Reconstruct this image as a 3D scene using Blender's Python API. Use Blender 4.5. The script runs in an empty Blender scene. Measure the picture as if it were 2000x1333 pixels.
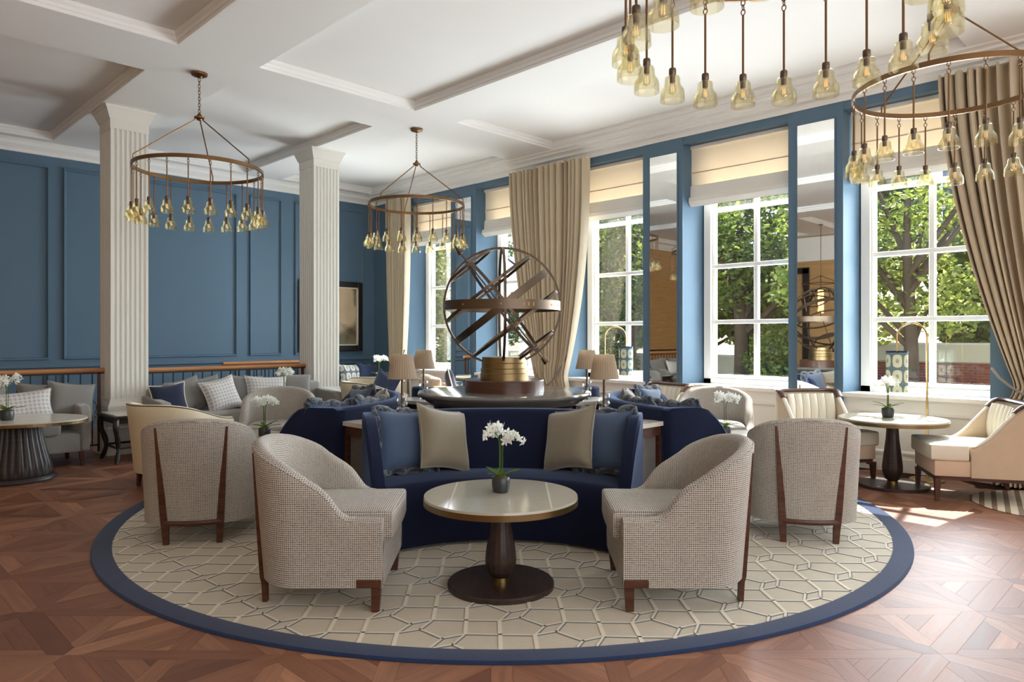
import bpy, bmesh, math, random
from mathutils import Vector, Matrix
random.seed(7)
R = math.radians
sc = bpy.context.scene
col = sc.collection

# ------------------------------------------------------------------ camera frame
F, HZ, CAMH = 1386.0, 656.0, 1.35
_n = math.hypot(1394, 1386)
AX0, AX1 = 1394 / _n, -1386 / _n
CX, CY = 11.29, -7.67
PHI = math.atan2(-AX1, AX0)

def W(X, Z):
    """right / depth distance from the viewpoint (metres) -> room x, y"""
    return (CX + AX0 * X + AX1 * Z, CY - AX1 * X + AX0 * Z)

cam = bpy.data.cameras.new('camera'); camo = bpy.data.objects.new('camera', cam)
col.objects.link(camo); sc.camera = camo
cam.sensor_width = 36.0; cam.lens = 36.0 * F / 2000.0
cam.shift_y = -(666.5 - HZ) / 2000.0
camo.location = (CX, CY, CAMH)
camo.rotation_euler = (R(90), 0, PHI)
cam.clip_start = 0.05; cam.clip_end = 300

# ------------------------------------------------------------------ world, sun, daylight, rear fill
world = bpy.data.worlds.new('sky'); sc.world = world; world.use_nodes = True
wn = world.node_tree; bg = wn.nodes['Background']
sky = wn.nodes.new('ShaderNodeTexSky'); sky.sky_type = 'NISHITA'; sky.sun_disc = False
sky.sun_elevation = R(54); sky.sun_rotation = R(10)
wn.links.new(sky.outputs[0], bg.inputs[0]); bg.inputs[1].default_value = 0.2

sun = bpy.data.lights.new('sun', 'SUN'); sun.energy = 11.0; sun.angle = R(0.6); sun.color = (1.0, 0.95, 0.86)
suno = bpy.data.objects.new('sun', sun); col.objects.link(suno)
_d = Vector((0.16, -1.0, -1.38)).normalized()
suno.rotation_euler = _d.to_track_quat('-Z', 'Y').to_euler()

def area(name, loc, rot, sx, sy, power, color):
    l = bpy.data.lights.new(name, 'AREA'); l.shape = 'RECTANGLE'; l.size = sx; l.size_y = sy
    l.energy = power; l.color = color
    o = bpy.data.objects.new(name, l); col.objects.link(o); o.location = loc; o.rotation_euler = rot
    return o
WL = [1.18, 3.035, 4.89, 6.745, 8.60, 10.455, 12.31]          # left edge of each window frame along the window wall
WW = 1.315
for _i, _x in enumerate(WL):  # last two windows lie out of view, added for light
    area('window_daylight', (_x + WW / 2, 0.75, 1.95), (R(-90), 0, 0), 1.25, 2.1, 100.0, (0.885, 0.945, 1.0))
# unseen fill light, added before the wall behind the viewpoint to brighten the room
area('rear_fill', (13.85, -6.2, 2.0), (R(90), 0, R(90)), 6.5, 2.6, 82.0, (0.97, 0.98, 1.0))

vs = sc.view_settings
vs.view_transform = 'Standard'; vs.look = 'None'; vs.exposure = 1.14; vs.gamma = 1.0
vs.use_curve_mapping = False
cy = sc.cycles
cy.max_bounces = 9; cy.diffuse_bounces = 5; cy.glossy_bounces = 4; cy.transmission_bounces = 6
cy.transparent_max_bounces = 24; cy.caustics_reflective = False; cy.caustics_refractive = False
cy.sample_clamp_indirect = 6.0; cy.use_denoising = True

# ------------------------------------------------------------------ materials
def lin(r, g, b):
    def c(v):
        v /= 255.0
        return v / 12.92 if v <= 0.04045 else ((v + 0.055) / 1.055) ** 2.4
    return (c(r), c(g), c(b), 1.0)

class Mt:
    def __init__(s, name):
        s.m = bpy.data.materials.new(name); s.m.use_nodes = True
        s.t = s.m.node_tree; s.p = s.t.nodes['Principled BSDF']; s.out = s.t.nodes['Material Output']
    def n(s, typ, **kw):
        nd = s.t.nodes.new(typ)
        for k, v in kw.items():
            if k.startswith('_'): setattr(nd, k[1:], v)
            elif k.startswith('i'): s.set(nd.inputs[int(k[1:])], v)
            else: s.set(nd.inputs[k.replace('__', ' ')], v)
        return nd
    def set(s, inp, v):
        if isinstance(v, bpy.types.NodeSocket): s.t.links.new(v, inp)
        else: inp.default_value = v
    def P(s, **kw):
        for k, v in kw.items(): s.set(s.p.inputs[k.replace('__', ' ')], v)
        return s
    def coord(s, which='Object', scale=(1, 1, 1)):
        tc = s.n('ShaderNodeTexCoord')
        mp = s.n('ShaderNodeMapping'); s.set(mp.inputs[0], tc.outputs[which]); mp.inputs[3].default_value = scale
        return mp.outputs[0]
    def noise(s, vec, scale, detail=3, rough=0.5):
        nd = s.n('ShaderNodeTexNoise'); s.set(nd.inputs['Vector'], vec)
        nd.inputs['Scale'].default_value = scale; nd.inputs['Detail'].default_value = detail; nd.inputs['Roughness'].default_value = rough
        return nd.outputs['Fac']
    def math(s, op, a, b=0.0, clamp=False):
        nd = s.n('ShaderNodeMath', _operation=op, _use_clamp=clamp); s.set(nd.inputs[0], a); s.set(nd.inputs[1], b)
        return nd.outputs[0]
    def mix(s, f, a, b, blend='MIX'):
        nd = s.n('ShaderNodeMix', _data_type='RGBA', _blend_type=blend)
        s.set(nd.inputs[0], f); s.set(nd.inputs[6], a); s.set(nd.inputs[7], b)
        return nd.outputs[2]
    def ramp(s, f, stops):
        nd = s.n('ShaderNodeValToRGB'); s.set(nd.inputs[0], f)
        e = nd.color_ramp.elements
        while len(e) < len(stops): e.new(0.5)
        for k, (p, c) in enumerate(stops): e[k].position = p; e[k].color = c
        return nd.outputs[0]
    def bump(s, h, strength=0.3, dist=0.01):
        nd = s.n('ShaderNodeBump', Strength=strength, Distance=dist, Height=h)
        s.set(s.p.inputs['Normal'], nd.outputs[0]); return s

MATS = {}
def paint(name, c, rough=0.55, spec=0.35, var=0.05):
    m = Mt(name); v = m.coord('Object')
    f = m.noise(v, 2.5, 3)
    c2 = tuple(x * (1 - var) for x in c[:3]) + (1,)
    m.P(Base__Color=m.mix(f, c2, c), Roughness=rough, Specular__IOR__Level=spec)
    if 'white' not in name: m.bump(m.noise(v, 120, 2), 0.04, 0.002)
    MATS[name] = m.m; return m.m
def metal(name, c, rough=0.35, met=1.0, var=0.25):
    m = Mt(name); v = m.coord('Object'); f = m.noise(v, 14, 4)
    c2 = tuple(x * (1 - var) for x in c[:3]) + (1,)
    m.P(Base__Color=m.mix(f, c2, c), Roughness=rough, Metallic=met); MATS[name] = m.m; return m.m
def fabric(name, c1, c2, scale=260, rough=0.9, sheen=0.25, bump=0.25):
    m = Mt(name); v = m.coord('Object'); f = m.noise(v, scale, 2, 0.7); g = m.noise(v, 7, 3)
    m.P(Base__Color=m.mix(m.math('MULTIPLY', m.math('ADD', f, g), 0.5), c1, c2), Roughness=rough, Sheen__Weight=sheen, Specular__IOR__Level=0.15)
    m.bump(f, bump, 0.003); MATS[name] = m.m; return m.m
def velvet(name, c1, c2, tint, sheen=0.8):
    m = Mt(name); v = m.coord('Object'); g = m.noise(v, 5, 4); f = m.noise(v, 300, 2)
    m.P(Base__Color=m.mix(g, c1, c2), Roughness=0.85, Sheen__Weight=sheen, Sheen__Roughness=0.45, Sheen__Tint=tint, Specular__IOR__Level=0.1)
    m.bump(f, 0.15, 0.002); MATS[name] = m.m; return m.m
def wood(name, c1, c2, rough=0.4, coords='Object', scale=(3, 3, 40), spec=0.4):
    m = Mt(name); v = m.coord(coords, scale)
    f = m.noise(v, 1.6, 5, 0.6)
    m.P(Base__Color=m.mix(m.ramp(f, [(0.3, (0, 0, 0, 1)), (0.7, (1, 1, 1, 1))]), c1, c2), Roughness=rough, Specular__IOR__Level=spec)
    m.bump(f, 0.06, 0.003); MATS[name] = m.m; return m.m
def shadow_through(m, base_socket, fac):
    """mix the surface with a clear layer"""
    tr = m.n('ShaderNodeBsdfTransparent')
    mx = m.n('ShaderNodeMixShader'); m.set(mx.inputs[0], fac); m.set(mx.inputs[1], base_socket); m.set(mx.inputs[2], tr.outputs[0])
    m.set(m.out.inputs[0], mx.outputs[0]); return tr

BLUE = lin(92, 118, 139)
paint('blue_paint', BLUE, 0.5, 0.3)
paint('white_paint', lin(236, 235, 230), 0.5, 0.3, 0.02)
paint('ceiling_white', lin(240, 240, 238), 0.8, 0.1, 0.015)
paint('column_white', lin(230, 229, 222), 0.5, 0.25, 0.02)
paint('wainscot_white', lin(238, 236, 230), 0.45, 0.3, 0.02)
paint('grout_dark', lin(52, 30, 22), 0.8, 0.1)
paint('ground_stone', lin(170, 165, 150), 0.9, 0.1, 0.2)
paint('render_cream', lin(205, 198, 180), 0.9, 0.1, 0.1)
paint('render_white', lin(215, 212, 205), 0.9, 0.1, 0.08)
paint('slate_house', lin(92, 106, 132), 0.8, 0.1, 0.2)
paint('house_pane', lin(40, 50, 62), 0.2, 0.5, 0.2)
paint('brick_red', lin(150, 88, 74), 0.9, 0.1, 0.35)
paint('mortar', lin(178, 160, 145), 0.95, 0.1, 0.1)
wood('tan_panel', lin(176, 140, 92), lin(196, 160, 110), 0.45, 'Object', (1, 1, 12))
wood('walnut', lin(60, 34, 24), lin(92, 56, 40), 0.38)
wood('wenge', lin(44, 33, 30), lin(66, 50, 44), 0.36, 'Object', (26, 4, 26))
wood('ebony', lin(28, 22, 20), lin(46, 36, 32), 0.35)
wood('rail_oak', lin(168, 112, 70), lin(196, 142, 96), 0.4, 'Object', (30, 2, 30))
wood('drum_wood', lin(66, 40, 30), lin(88, 56, 42), 0.3, 'Object', (5, 5, 60))
wood('taupe_table', lin(42, 37, 38), lin(62, 55, 55), 0.4)
metal('bronze', lin(132, 100, 68), 0.36)
metal('dark_bronze', lin(112, 98, 84), 0.4)
metal('brass', lin(190, 160, 100), 0.28)
metal('old_brass', lin(146, 126, 90), 0.34)
metal('gold_stem', lin(205, 172, 110), 0.25)
metal('iron', lin(52, 50, 52), 0.5, 0.7)
fabric('grey_linen', lin(112, 110, 107), lin(138, 135, 130))
fabric('grey_sofa', lin(126, 123, 117), lin(150, 146, 139))
fabric('taupe_velvet', lin(112, 104, 88), lin(146, 138, 118), 220, 0.85, 0.6)
fabric('blue_linen', lin(58, 76, 104), lin(86, 104, 130), 240, 0.9, 0.4)
fabric('navy_cloth', lin(38, 44, 66), lin(58, 64, 88))
fabric('cream_piping', lin(214, 208, 194), lin(226, 220, 208))
fabric('cream_leather', lin(206, 196, 168), lin(224, 214, 188), 60, 0.5, 0.1, 0.05)
fabric('cream_channel', lin(220, 214, 196), lin(236, 230, 214), 200, 0.75, 0.2)
fabric('sand_weave', lin(186, 166, 142), lin(214, 196, 172), 150, 0.9, 0.2, 0.5)
fabric('peach_cloth', lin(210, 184, 158), lin(224, 200, 176))
fabric('curtain_cloth', lin(196, 182, 156), lin(214, 200, 176), 300, 0.9, 0.2, 0.15)
fabric('tie_rope', lin(120, 112, 104), lin(160, 152, 140), 90)
fabric('rug_field', lin(176, 166, 145), lin(194, 184, 163), 30, 0.95, 0.3, 0.3)
fabric('rug_border', lin(30, 44, 74), lin(44, 60, 92), 60, 0.95, 0.15, 0.3)
fabric('rug_cream', lin(208, 200, 178), lin(218, 210, 190), 80, 0.95, 0.3, 0.2)
fabric('rug_shadow_grey', lin(92, 96, 104), lin(112, 113, 118), 80, 0.95, 0.3, 0.2)
velvet('navy_velvet', lin(21, 25, 44), lin(28, 34, 58), (0.4, 0.55, 0.9, 1), 0.35)
velvet('blue_velvet', lin(52, 62, 90), lin(66, 78, 106), (0.7, 0.78, 1, 1), 0.4)

# woven tweed on the UV grid of the upholstery
m = Mt('tweed'); tc = m.n('ShaderNodeTexCoord'); uv = tc.outputs['UV']
wob = m.noise(uv, 60, 2); wob2 = m.noise(uv, 9, 3)
sp = m.n('ShaderNodeSeparateXYZ', i0=uv)
su = m.math('SINE', m.math('ADD', m.math('MULTIPLY', sp.outputs[0], 620.0), m.math('MULTIPLY', wob, 3.0)))
sv = m.math('SINE', m.math('ADD', m.math('MULTIPLY', sp.outputs[1], 620.0), m.math('MULTIPLY', wob, 2.4)))
chk = m.math('MULTIPLY', m.math('GREATER_THAN', su, -0.1), m.math('GREATER_THAN', sv, -0.1))
thread = m.math('GREATER_THAN', sv, 0.35)
c0 = m.mix(wob2, lin(184, 178, 168), lin(206, 200, 190))
c1 = m.mix(m.math('MULTIPLY', thread, 0.35), c0, lin(132, 126, 119))
c2 = m.mix(m.math('MULTIPLY', chk, m.math('ADD', 0.25, m.math('MULTIPLY', wob, 1.15)), True), c1, lin(62, 56, 52))
m.P(Base__Color=c2, Roughness=0.95, Sheen__Weight=0.15, Specular__IOR__Level=0.1)
m.bump(m.math('ADD', su, sv), 0.4, 0.003); MATS['tweed'] = m.m

# floor planks: grain along UV u, tone per plank
m = Mt('parquet'); uv = m.coord('UV', (2.0, 26.0, 1.0))
g1 = m.noise(uv, 1.5, 5, 0.62)
tint = m.n('ShaderNodeAttribute', _attribute_name='tint').outputs['Fac']
base = m.ramp(tint, [(0.0, lin(114, 72, 53)), (0.35, lin(138, 91, 67)), (0.7, lin(155, 108, 81)), (1.0, lin(182, 130, 99))])
dk = m.mix(0.4, base, lin(66, 42, 34))
m.P(Base__Color=m.mix(m.ramp(g1, [(0.35, (0, 0, 0, 1)), (0.65, (1, 1, 1, 1))]), dk, base),
    Roughness=m.math('ADD', 0.40, m.math('MULTIPLY', g1, 0.16)), Specular__IOR__Level=0.5)
m.bump(g1, 0.05, 0.002); MATS['parquet'] = m.m

# lozenge-printed linen, ogee print
def printed(name, base, ink, su_, sv_, kind='diamond'):
    m = Mt(name); tc = m.n('ShaderNodeTexCoord'); sp = m.n('ShaderNodeSeparateXYZ', i0=tc.outputs['UV'])
    u = m.math('MULTIPLY', sp.outputs[0], su_); v = m.math('MULTIPLY', sp.outputs[1], sv_)
    if kind == 'diamond':
        a = m.math('SINE', m.math('ADD', u, v)); b = m.math('SINE', m.math('SUBTRACT', u, v))
        f = m.math('GREATER_THAN', m.math('MULTIPLY', a, b), 0.15)
    else:
        a = m.math('COSINE', u); b = m.math('COSINE', v)
        s_ = m.math('MULTIPLY', a, b)
        r1 = m.math('LESS_THAN', m.math('ABSOLUTE', s_), 0.26)
        dot = m.math('GREATER_THAN', m.math('ABSOLUTE', s_), 0.9)
        f = m.math('MAXIMUM', r1, m.math('MULTIPLY', dot, 0.6))
    nz = m.noise(tc.outputs['UV'], 70, 2)
    m.P(Base__Color=m.mix(m.math('MULTIPLY', f, m.math('ADD', 0.6, m.math('MULTIPLY', nz, 0.5)), True), base, ink), Roughness=0.85, Specular__IOR__Level=0.15)
    MATS[name] = m.m; return m
printed('lozenge_linen', lin(206, 203, 198), lin(166, 165, 168), 72, 72)
printed('ogee_print', lin(226, 222, 208), lin(66, 92, 122), 26, 18, 'ogee')
mm = printed('shade_print', lin(220, 224, 196), lin(70, 104, 124), 32, 22, 'ogee')
# pleated lampshade silk (lets some light through)
def translucent(name, c, tcol, fac):
    m = Mt(name); v = m.coord('Object'); f = m.noise(v, 180, 2)
    m.P(Base__Color=m.mix(f, tuple(x * .92 for x in c[:3]) + (1,), c), Roughness=0.85, Specular__IOR__Level=0.1)
    tl = m.n('ShaderNodeBsdfTranslucent', Color=tcol)
    mx = m.n('ShaderNodeMixShader', i0=fac, i1=m.p.outputs[0], i2=tl.outputs[0]); m.set(m.out.inputs[0], mx.outputs[0])
    MATS[name] = m.m
translucent('shade_silk', lin(188, 172, 152), lin(210, 180, 140), 0.3)
translucent('blind_linen', lin(222, 216, 204), lin(236, 202, 158), 0.28)
fabric('blind_lining', lin(222, 219, 212), lin(232, 229, 222), 300, 0.9, 0.1, 0.1)
translucent('petal', lin(244, 244, 240), lin(240, 244, 230), 0.3)
translucent('orchid_leaf', lin(86, 112, 48), lin(120, 150, 50), 0.2)
# glass of the windows: clear with a faint reflection
def glass(name, tint, refl, rough=0.02):
    m = Mt(name); tr = m.n('ShaderNodeBsdfTransparent', Color=tint); gl = m.n('ShaderNodeBsdfGlossy', Roughness=rough)
    lw = m.n('ShaderNodeLayerWeight', Blend=0.35)
    f = m.math('ADD', refl, m.math('MULTIPLY', lw.outputs['Fresnel'], 0.25))
    mx = m.n('ShaderNodeMixShader', i0=f, i1=tr.outputs[0], i2=gl.outputs[0]); m.set(m.out.inputs[0], mx.outputs[0]); MATS[name] = m.m
glass('window_glass', (0.97, 0.98, 0.98, 1), 0.03)
glass('amber_glass', (0.965, 0.94, 0.83, 1), 0.05, 0.05)
glass('clear_crystal', (0.97, 0.98, 0.98, 1), 0.10, 0.08)
m = Mt('antique_mirror'); v = m.coord('Object'); f = m.noise(v, 9, 5, 0.7)
m.P(Base__Color=m.mix(f, (0.80, 0.79, 0.74, 1), (0.92, 0.91, 0.87, 1)), Metallic=1.0, Roughness=m.math('MULTIPLY', f, 0.03)); MATS['antique_mirror'] = m.m
m = Mt('stone_gloss'); v = m.coord('Object'); f = m.noise(v, 6, 5, 0.7)
m.P(Base__Color=m.mix(f, lin(90, 86, 84), lin(120, 116, 112)), Roughness=0.12, Specular__IOR__Level=0.7); MATS['stone_gloss'] = m.m
m = Mt('marble_cream'); v = m.coord('Object'); f = m.noise(v, 5, 6, 0.7)
m.P(Base__Color=m.mix(f, lin(196, 190, 178), lin(222, 216, 206)), Roughness=0.2); MATS['marble_cream'] = m.m
m = Mt('tabletop_hide'); v = m.coord('Object'); f = m.noise(v, 30, 4)
m.P(Base__Color=m.mix(f, lin(168, 164, 150), lin(182, 178, 164)), Roughness=0.14, Specular__IOR__Level=0.6); MATS['tabletop_hide'] = m.m
m = Mt('bulb_filament'); m.P(Base__Color=lin(255, 210, 150), Emission__Color=lin(255, 196, 120), Emission__Strength=0.5); MATS['bulb_filament'] = m.m
m = Mt('lantern_flame'); m.P(Base__Color=lin(255, 200, 110), Emission__Color=lin(255, 190, 90), Emission__Strength=5.0); MATS['lantern_flame'] = m.m
m = Mt('fur_trim'); v = m.coord('Object'); f = m.noise(v, 16, 2); g = m.noise(v, 220, 2)
m.P(Base__Color=m.ramp(f, [(0.36, lin(14, 20, 38)), (0.47, lin(32, 46, 70)), (0.53, lin(112, 128, 138)), (0.58, lin(40, 54, 62)), (0.68, lin(12, 18, 34))]), Roughness=1, Sheen__Weight=0.6)
m.bump(g, 0.8, 0.01); MATS['fur_trim'] = m.m
m = Mt('pot_stone'); v = m.coord('Object'); f = m.noise(v, 40, 5, 0.7)
m.P(Base__Color=m.mix(f, lin(26, 30, 34), lin(60, 66, 68)), Roughness=0.35); MATS['pot_stone'] = m.m
fabric('moss', lin(70, 66, 36), lin(116, 110, 60), 90, 1, 0, 0.9)
m = Mt('stripe_rug'); tc = m.n('ShaderNodeTexCoord'); sp = m.n('ShaderNodeSeparateXYZ', i0=tc.outputs['Object'])
s_ = m.math('GREATER_THAN', m.math('SINE', m.math('MULTIPLY', sp.outputs[0], 75.0)), 0.2)
m.P(Base__Color=m.mix(s_, lin(206, 194, 170), lin(128, 108, 88)), Roughness=0.95); MATS['stripe_rug'] = m.m
# the figure painting: warm pale form over umber and teal
m = Mt('oil_paint'); v = m.coord('Object', (1.0, 1.0, 1.0)); n1 = m.noise(v, 2.3, 5, 0.6)
sp = m.n('ShaderNodeSeparateXYZ', i0=v)
yy = m.math('ADD', sp.outputs[1], m.math('MULTIPLY', n1, 0.5)); zz = m.math('ADD', sp.outputs[2], m.math('MULTIPLY', n1, 0.4))
rr = m.math('SQRT', m.math('ADD', m.math('POWER', m.math('DIVIDE', m.math('SUBTRACT', yy, 0.50), 0.34), 2.0), m.math('POWER', m.math('DIVIDE', m.math('SUBTRACT', zz, 0.36), 0.46), 2.0)))
bgc = m.ramp(m.noise(v, 4, 5), [(0.3, lin(82, 68, 50)), (0.5, lin(136, 118, 84)), (0.62, lin(112, 132, 122)), (0.75, lin(146, 82, 62))])
m.P(Base__Color=m.mix(m.ramp(rr, [(0.75, (0, 0, 0, 1)), (1.1, (1, 1, 1, 1))]), m.mix(n1, lin(232, 212, 176), lin(198, 166, 126)), bgc), Roughness=0.5); MATS['oil_paint'] = m.m
m = Mt('leaf_green'); at_ = m.n('ShaderNodeAttribute', _attribute_name='tint').outputs['Fac']
lc = m.ramp(at_, [(0.0, lin(62, 78, 38)), (0.45, lin(108, 128, 58)), (0.8, lin(160, 170, 82)), (1.0, lin(204, 200, 116))])
m.P(Base__Color=lc, Roughness=0.55, Specular__IOR__Level=0.3)
tl = m.n('ShaderNodeBsdfTranslucent', Color=lc)
mx = m.n('ShaderNodeMixShader', i0=0.4, i1=m.p.outputs[0], i2=tl.outputs[0]); m.set(m.out.inputs[0], mx.outputs[0]); MATS['leaf_green'] = m.m
paint('bark', lin(96, 82, 66), 0.9, 0.1, 0.4)
paint('grass', lin(96, 118, 58), 0.95, 0.1, 0.3)

# ------------------------------------------------------------------ geometry helpers
class G:
    def __init__(s): s.v = []; s.f = []; s.uv = []; s.t = []
    def add(s, verts, faces, uvs=None, tint=None):
        b = len(s.v); s.v += [tuple(p) for p in verts]
        for k, fc in enumerate(faces):
            s.f.append([b + i for i in fc]); s.uv.append(uvs[k] if uvs else None); s.t.append(tint)
        return s
    def box(s, c, d, rz=0.0, bev=0.0, seg=2, M=None):
        bm = bmesh.new(); bmesh.ops.create_cube(bm, size=1.0)
        for v in bm.verts: v.co = Vector((v.co.x * d[0], v.co.y * d[1], v.co.z * d[2]))
        if bev > 0: bmesh.ops.bevel(bm, geom=bm.edges[:], offset=bev, segments=seg, affect='EDGES', profile=0.5)
        T = Matrix.Translation(c) @ Matrix.Rotation(rz, 4, 'Z')
        if M is not None: T = M @ T
        bm.verts.index_update()
        s.add([T @ v.co for v in bm.verts], [[v.index for v in f.verts] for f in bm.faces]); bm.free(); return s
    def prism(s, poly, z0, z1, axis='Z'):
        n = len(poly)
        def P(p, h):
            return (p[0], p[1], h) if axis == 'Z' else ((p[0], h, p[1]) if axis == 'Y' else (h, p[0], p[1]))
        vs_ = [P(p, z0) for p in poly] + [P(p, z1) for p in poly]
        fs = [list(range(n))[::-1], list(range(n, 2 * n))] + [[i, (i + 1) % n, n + (i + 1) % n, n + i] for i in range(n)]
        if axis == 'Y': fs = [f[::-1] for f in fs]
        return s.add(vs_, fs)
    def lathe(s, prof, n=40, c=(0, 0, 0), rf=None):
        k = len(prof); vs_ = []
        for i in range(n):
            a = 2 * math.pi * i / n
            for (r, z) in prof:
                q = r if rf is None else rf(r, z, a)
                vs_.append((c[0] + q * math.cos(a), c[1] + q * math.sin(a), c[2] + z))
        fs = []
        for i in range(n):
            j = (i + 1) % n
            for t in range(k - 1): fs.append([i * k + t, j * k + t, j * k + t + 1, i * k + t + 1])
        if prof[0][0] > 1e-4: fs.append([i * k for i in range(n)][::-1])
        if prof[-1][0] > 1e-4: fs.append([i * k + k - 1 for i in range(n)])
        return s.add(vs_, fs)
    def tube(s, path, r, n=8, closed=False, flat=None):
        path = [Vector(p) for p in path]; m_ = len(path); vs_ = []
        up = None
        for i, p in enumerate(path):
            a = path[(i - 1) % m_] if (closed or i > 0) else p
            b = path[(i + 1) % m_] if (closed or i < m_ - 1) else p
            t = (b - a).normalized()
            if up is None:
                up = Vector((0, 0, 1)) if abs(t.z) < 0.9 else Vector((1, 0, 0))
            x = t.cross(up); x = x.normalized() if x.length > 1e-6 else Vector((1, 0, 0)); y = x.cross(t).normalized(); up = y
            rr_ = r[i] if isinstance(r, (list, tuple)) else r
            fx, fy = flat if flat else (1, 1)
            for k in range(n):
                q = 2 * math.pi * k / n
                vs_.append(p + x * math.cos(q) * rr_ * fx + y * math.sin(q) * rr_ * fy)
        fs = []
        L_ = m_ if closed else m_ - 1
        for i in range(L_):
            j = (i + 1) % m_
            for k in range(n): fs.append([i * n + k, i * n + (k + 1) % n, j * n + (k + 1) % n, j * n + k])
        if not closed:
            fs.append(list(range(n))[::-1]); fs.append([(m_ - 1) * n + k for k in range(n)])
        return s.add(vs_, fs)
    def grid(s, fn, nu, nv, cu=False, cv=False, uvs=(1.0, 1.0), flip=False):
        A = nu if cu else nu + 1; B = nv if cv else nv + 1
        vs_ = [fn(i / nu, j / nv) for i in range(A) for j in range(B)]
        fs = []; us = []
        for i in range(nu):
            for j in range(nv):
                a, b = (i + 1) % A, (j + 1) % B
                q = [i * B + j, a * B + j, a * B + b, i * B + b]
                w = [(i / nu * uvs[0], j / nv * uvs[1]), ((i + 1) / nu * uvs[0], j / nv * uvs[1]), ((i + 1) / nu * uvs[0], (j + 1) / nv * uvs[1]), (i / nu * uvs[0], (j + 1) / nv * uvs[1])]
                if flip: q = q[::-1]; w = w[::-1]
                fs.append(q); us.append(w)
        return s.add(vs_, fs, us)
    def mesh(s, name, mat, smooth=True, ang=40):
        me = bpy.data.meshes.new(name); me.from_pydata(s.v, [], s.f); me.update()
        ul = me.uv_layers.new(name='UVMap'); dat = [0.0] * (2 * len(me.loops)); k = 0
        for fi, p in enumerate(me.polygons):
            w = s.uv[fi]; nn = p.normal; ax_ = max(range(3), key=lambda q: abs(nn[q]))
            for q, li in enumerate(p.loop_indices):
                if w: a, b = w[q]
                else:
                    c = me.vertices[me.loops[li].vertex_index].co
                    a, b = ((c.y, c.z), (c.x, c.z), (c.x, c.y))[ax_]
                dat[2 * li] = a; dat[2 * li + 1] = b
        ul.data.foreach_set('uv', dat)
        if any(t is not None for t in s.t):
            at_ = me.attributes.new('tint', 'FLOAT', 'FACE')
            at_.data.foreach_set('value', [t if t is not None else 0.5 for t in s.t])
        me.materials.append(MATS[mat])
        if smooth:
            me.polygons.foreach_set('use_smooth', [True] * len(me.polygons)); me.set_sharp_from_angle(angle=R(ang))
        return me
    def build(s, name, mat, parent=None, smooth=True, ang=40, loc=None):
        return link(name, s.mesh(name, mat, smooth, ang), parent, loc)

def link(name, me, parent=None, loc=None, rot=None):
    o = bpy.data.objects.new(name, me); col.objects.link(o)
    if parent is not None: o.parent = parent
    if loc is not None: o.location = loc
    if rot is not None: o.rotation_euler = rot
    return o
def tag(o, label, cat, group=None):
    o['label'] = label; o['category'] = cat
    if group: o['group'] = group
    return o
def struct(o, label=None):
    o['kind'] = 'structure'
    if label: o['label'] = label
    return o
def thing(name, label, cat, x, y, rot=0.0, z=0.0, group=None):
    o = bpy.data.objects.new(name, None); col.objects.link(o); o.empty_display_size = 0.1
    o.location = (x, y, z); o.rotation_euler = (0, 0, rot)
    return tag(o, label, cat, group)
def place(o, X, Z, a=0.0, z=0.0):
    """put a thing at right/depth distance; a = 0 faces the viewpoint, 90 faces right"""
    x, y = W(X, Z); o.location = (x, y, z); o.rotation_euler = (0, 0, PHI + R(a)); return o
def copy_tree(o, label=None, parent=None):
    c = o.copy(); col.objects.link(c); c.parent = parent
    if label: c['label'] = label
    for ch in list(o.children): copy_tree(ch, None, c)
    return c
def sstep(t): t = max(0.0, min(1.0, t)); return t * t * (3 - 2 * t)
def clip(poly, a, b, c):
    """keep a*x + b*y <= c"""
    out = []
    for i in range(len(poly)):
        p, q = poly[i], poly[(i + 1) % len(poly)]
        dp, dq = a * p[0] + b * p[1] - c, a * q[0] + b * q[1] - c
        if dp <= 1e-9: out.append(p)
        if (dp < -1e-9 and dq > 1e-9) or (dp > 1e-9 and dq < -1e-9):
            t = dp / (dp - dq); out.append((p[0] + (q[0] - p[0]) * t, p[1] + (q[1] - p[1]) * t))
    return out
def inset(poly, d):
    n = len(poly); ar = sum(poly[i][0] * poly[(i + 1) % n][1] - poly[(i + 1) % n][0] * poly[i][1] for i in range(n))
    if ar < 0: poly = poly[::-1]
    out = poly[:]
    for i in range(n):
        p, q = poly[i], poly[(i + 1) % n]; ex, ey = q[0] - p[0], q[1] - p[1]; L_ = math.hypot(ex, ey)
        if L_ < 1e-6: continue
        nx, ny = ey / L_, -ex / L_
        out = clip(out, nx, ny, nx * p[0] + ny * p[1] - d)
        if len(out) < 3: return []
    return out

# ================================================================== THE ROOM
RX, RY = 14.0, -11.0                 # room: x 0..RX (from the blue back wall), y RY..0 (window wall at 0)
SOF, COF = 3.95, 4.055                # ceiling beams and coffer tops
g = G(); g.box(((RX) / 2, RY / 2, -0.032), (RX + 0.6, -RY + 0.6, 0.056))
floor = struct(g.build('floor', 'grout_dark', None, False), 'red-brown wooden parquet floor laid in squares with crossed diagonals')

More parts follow.
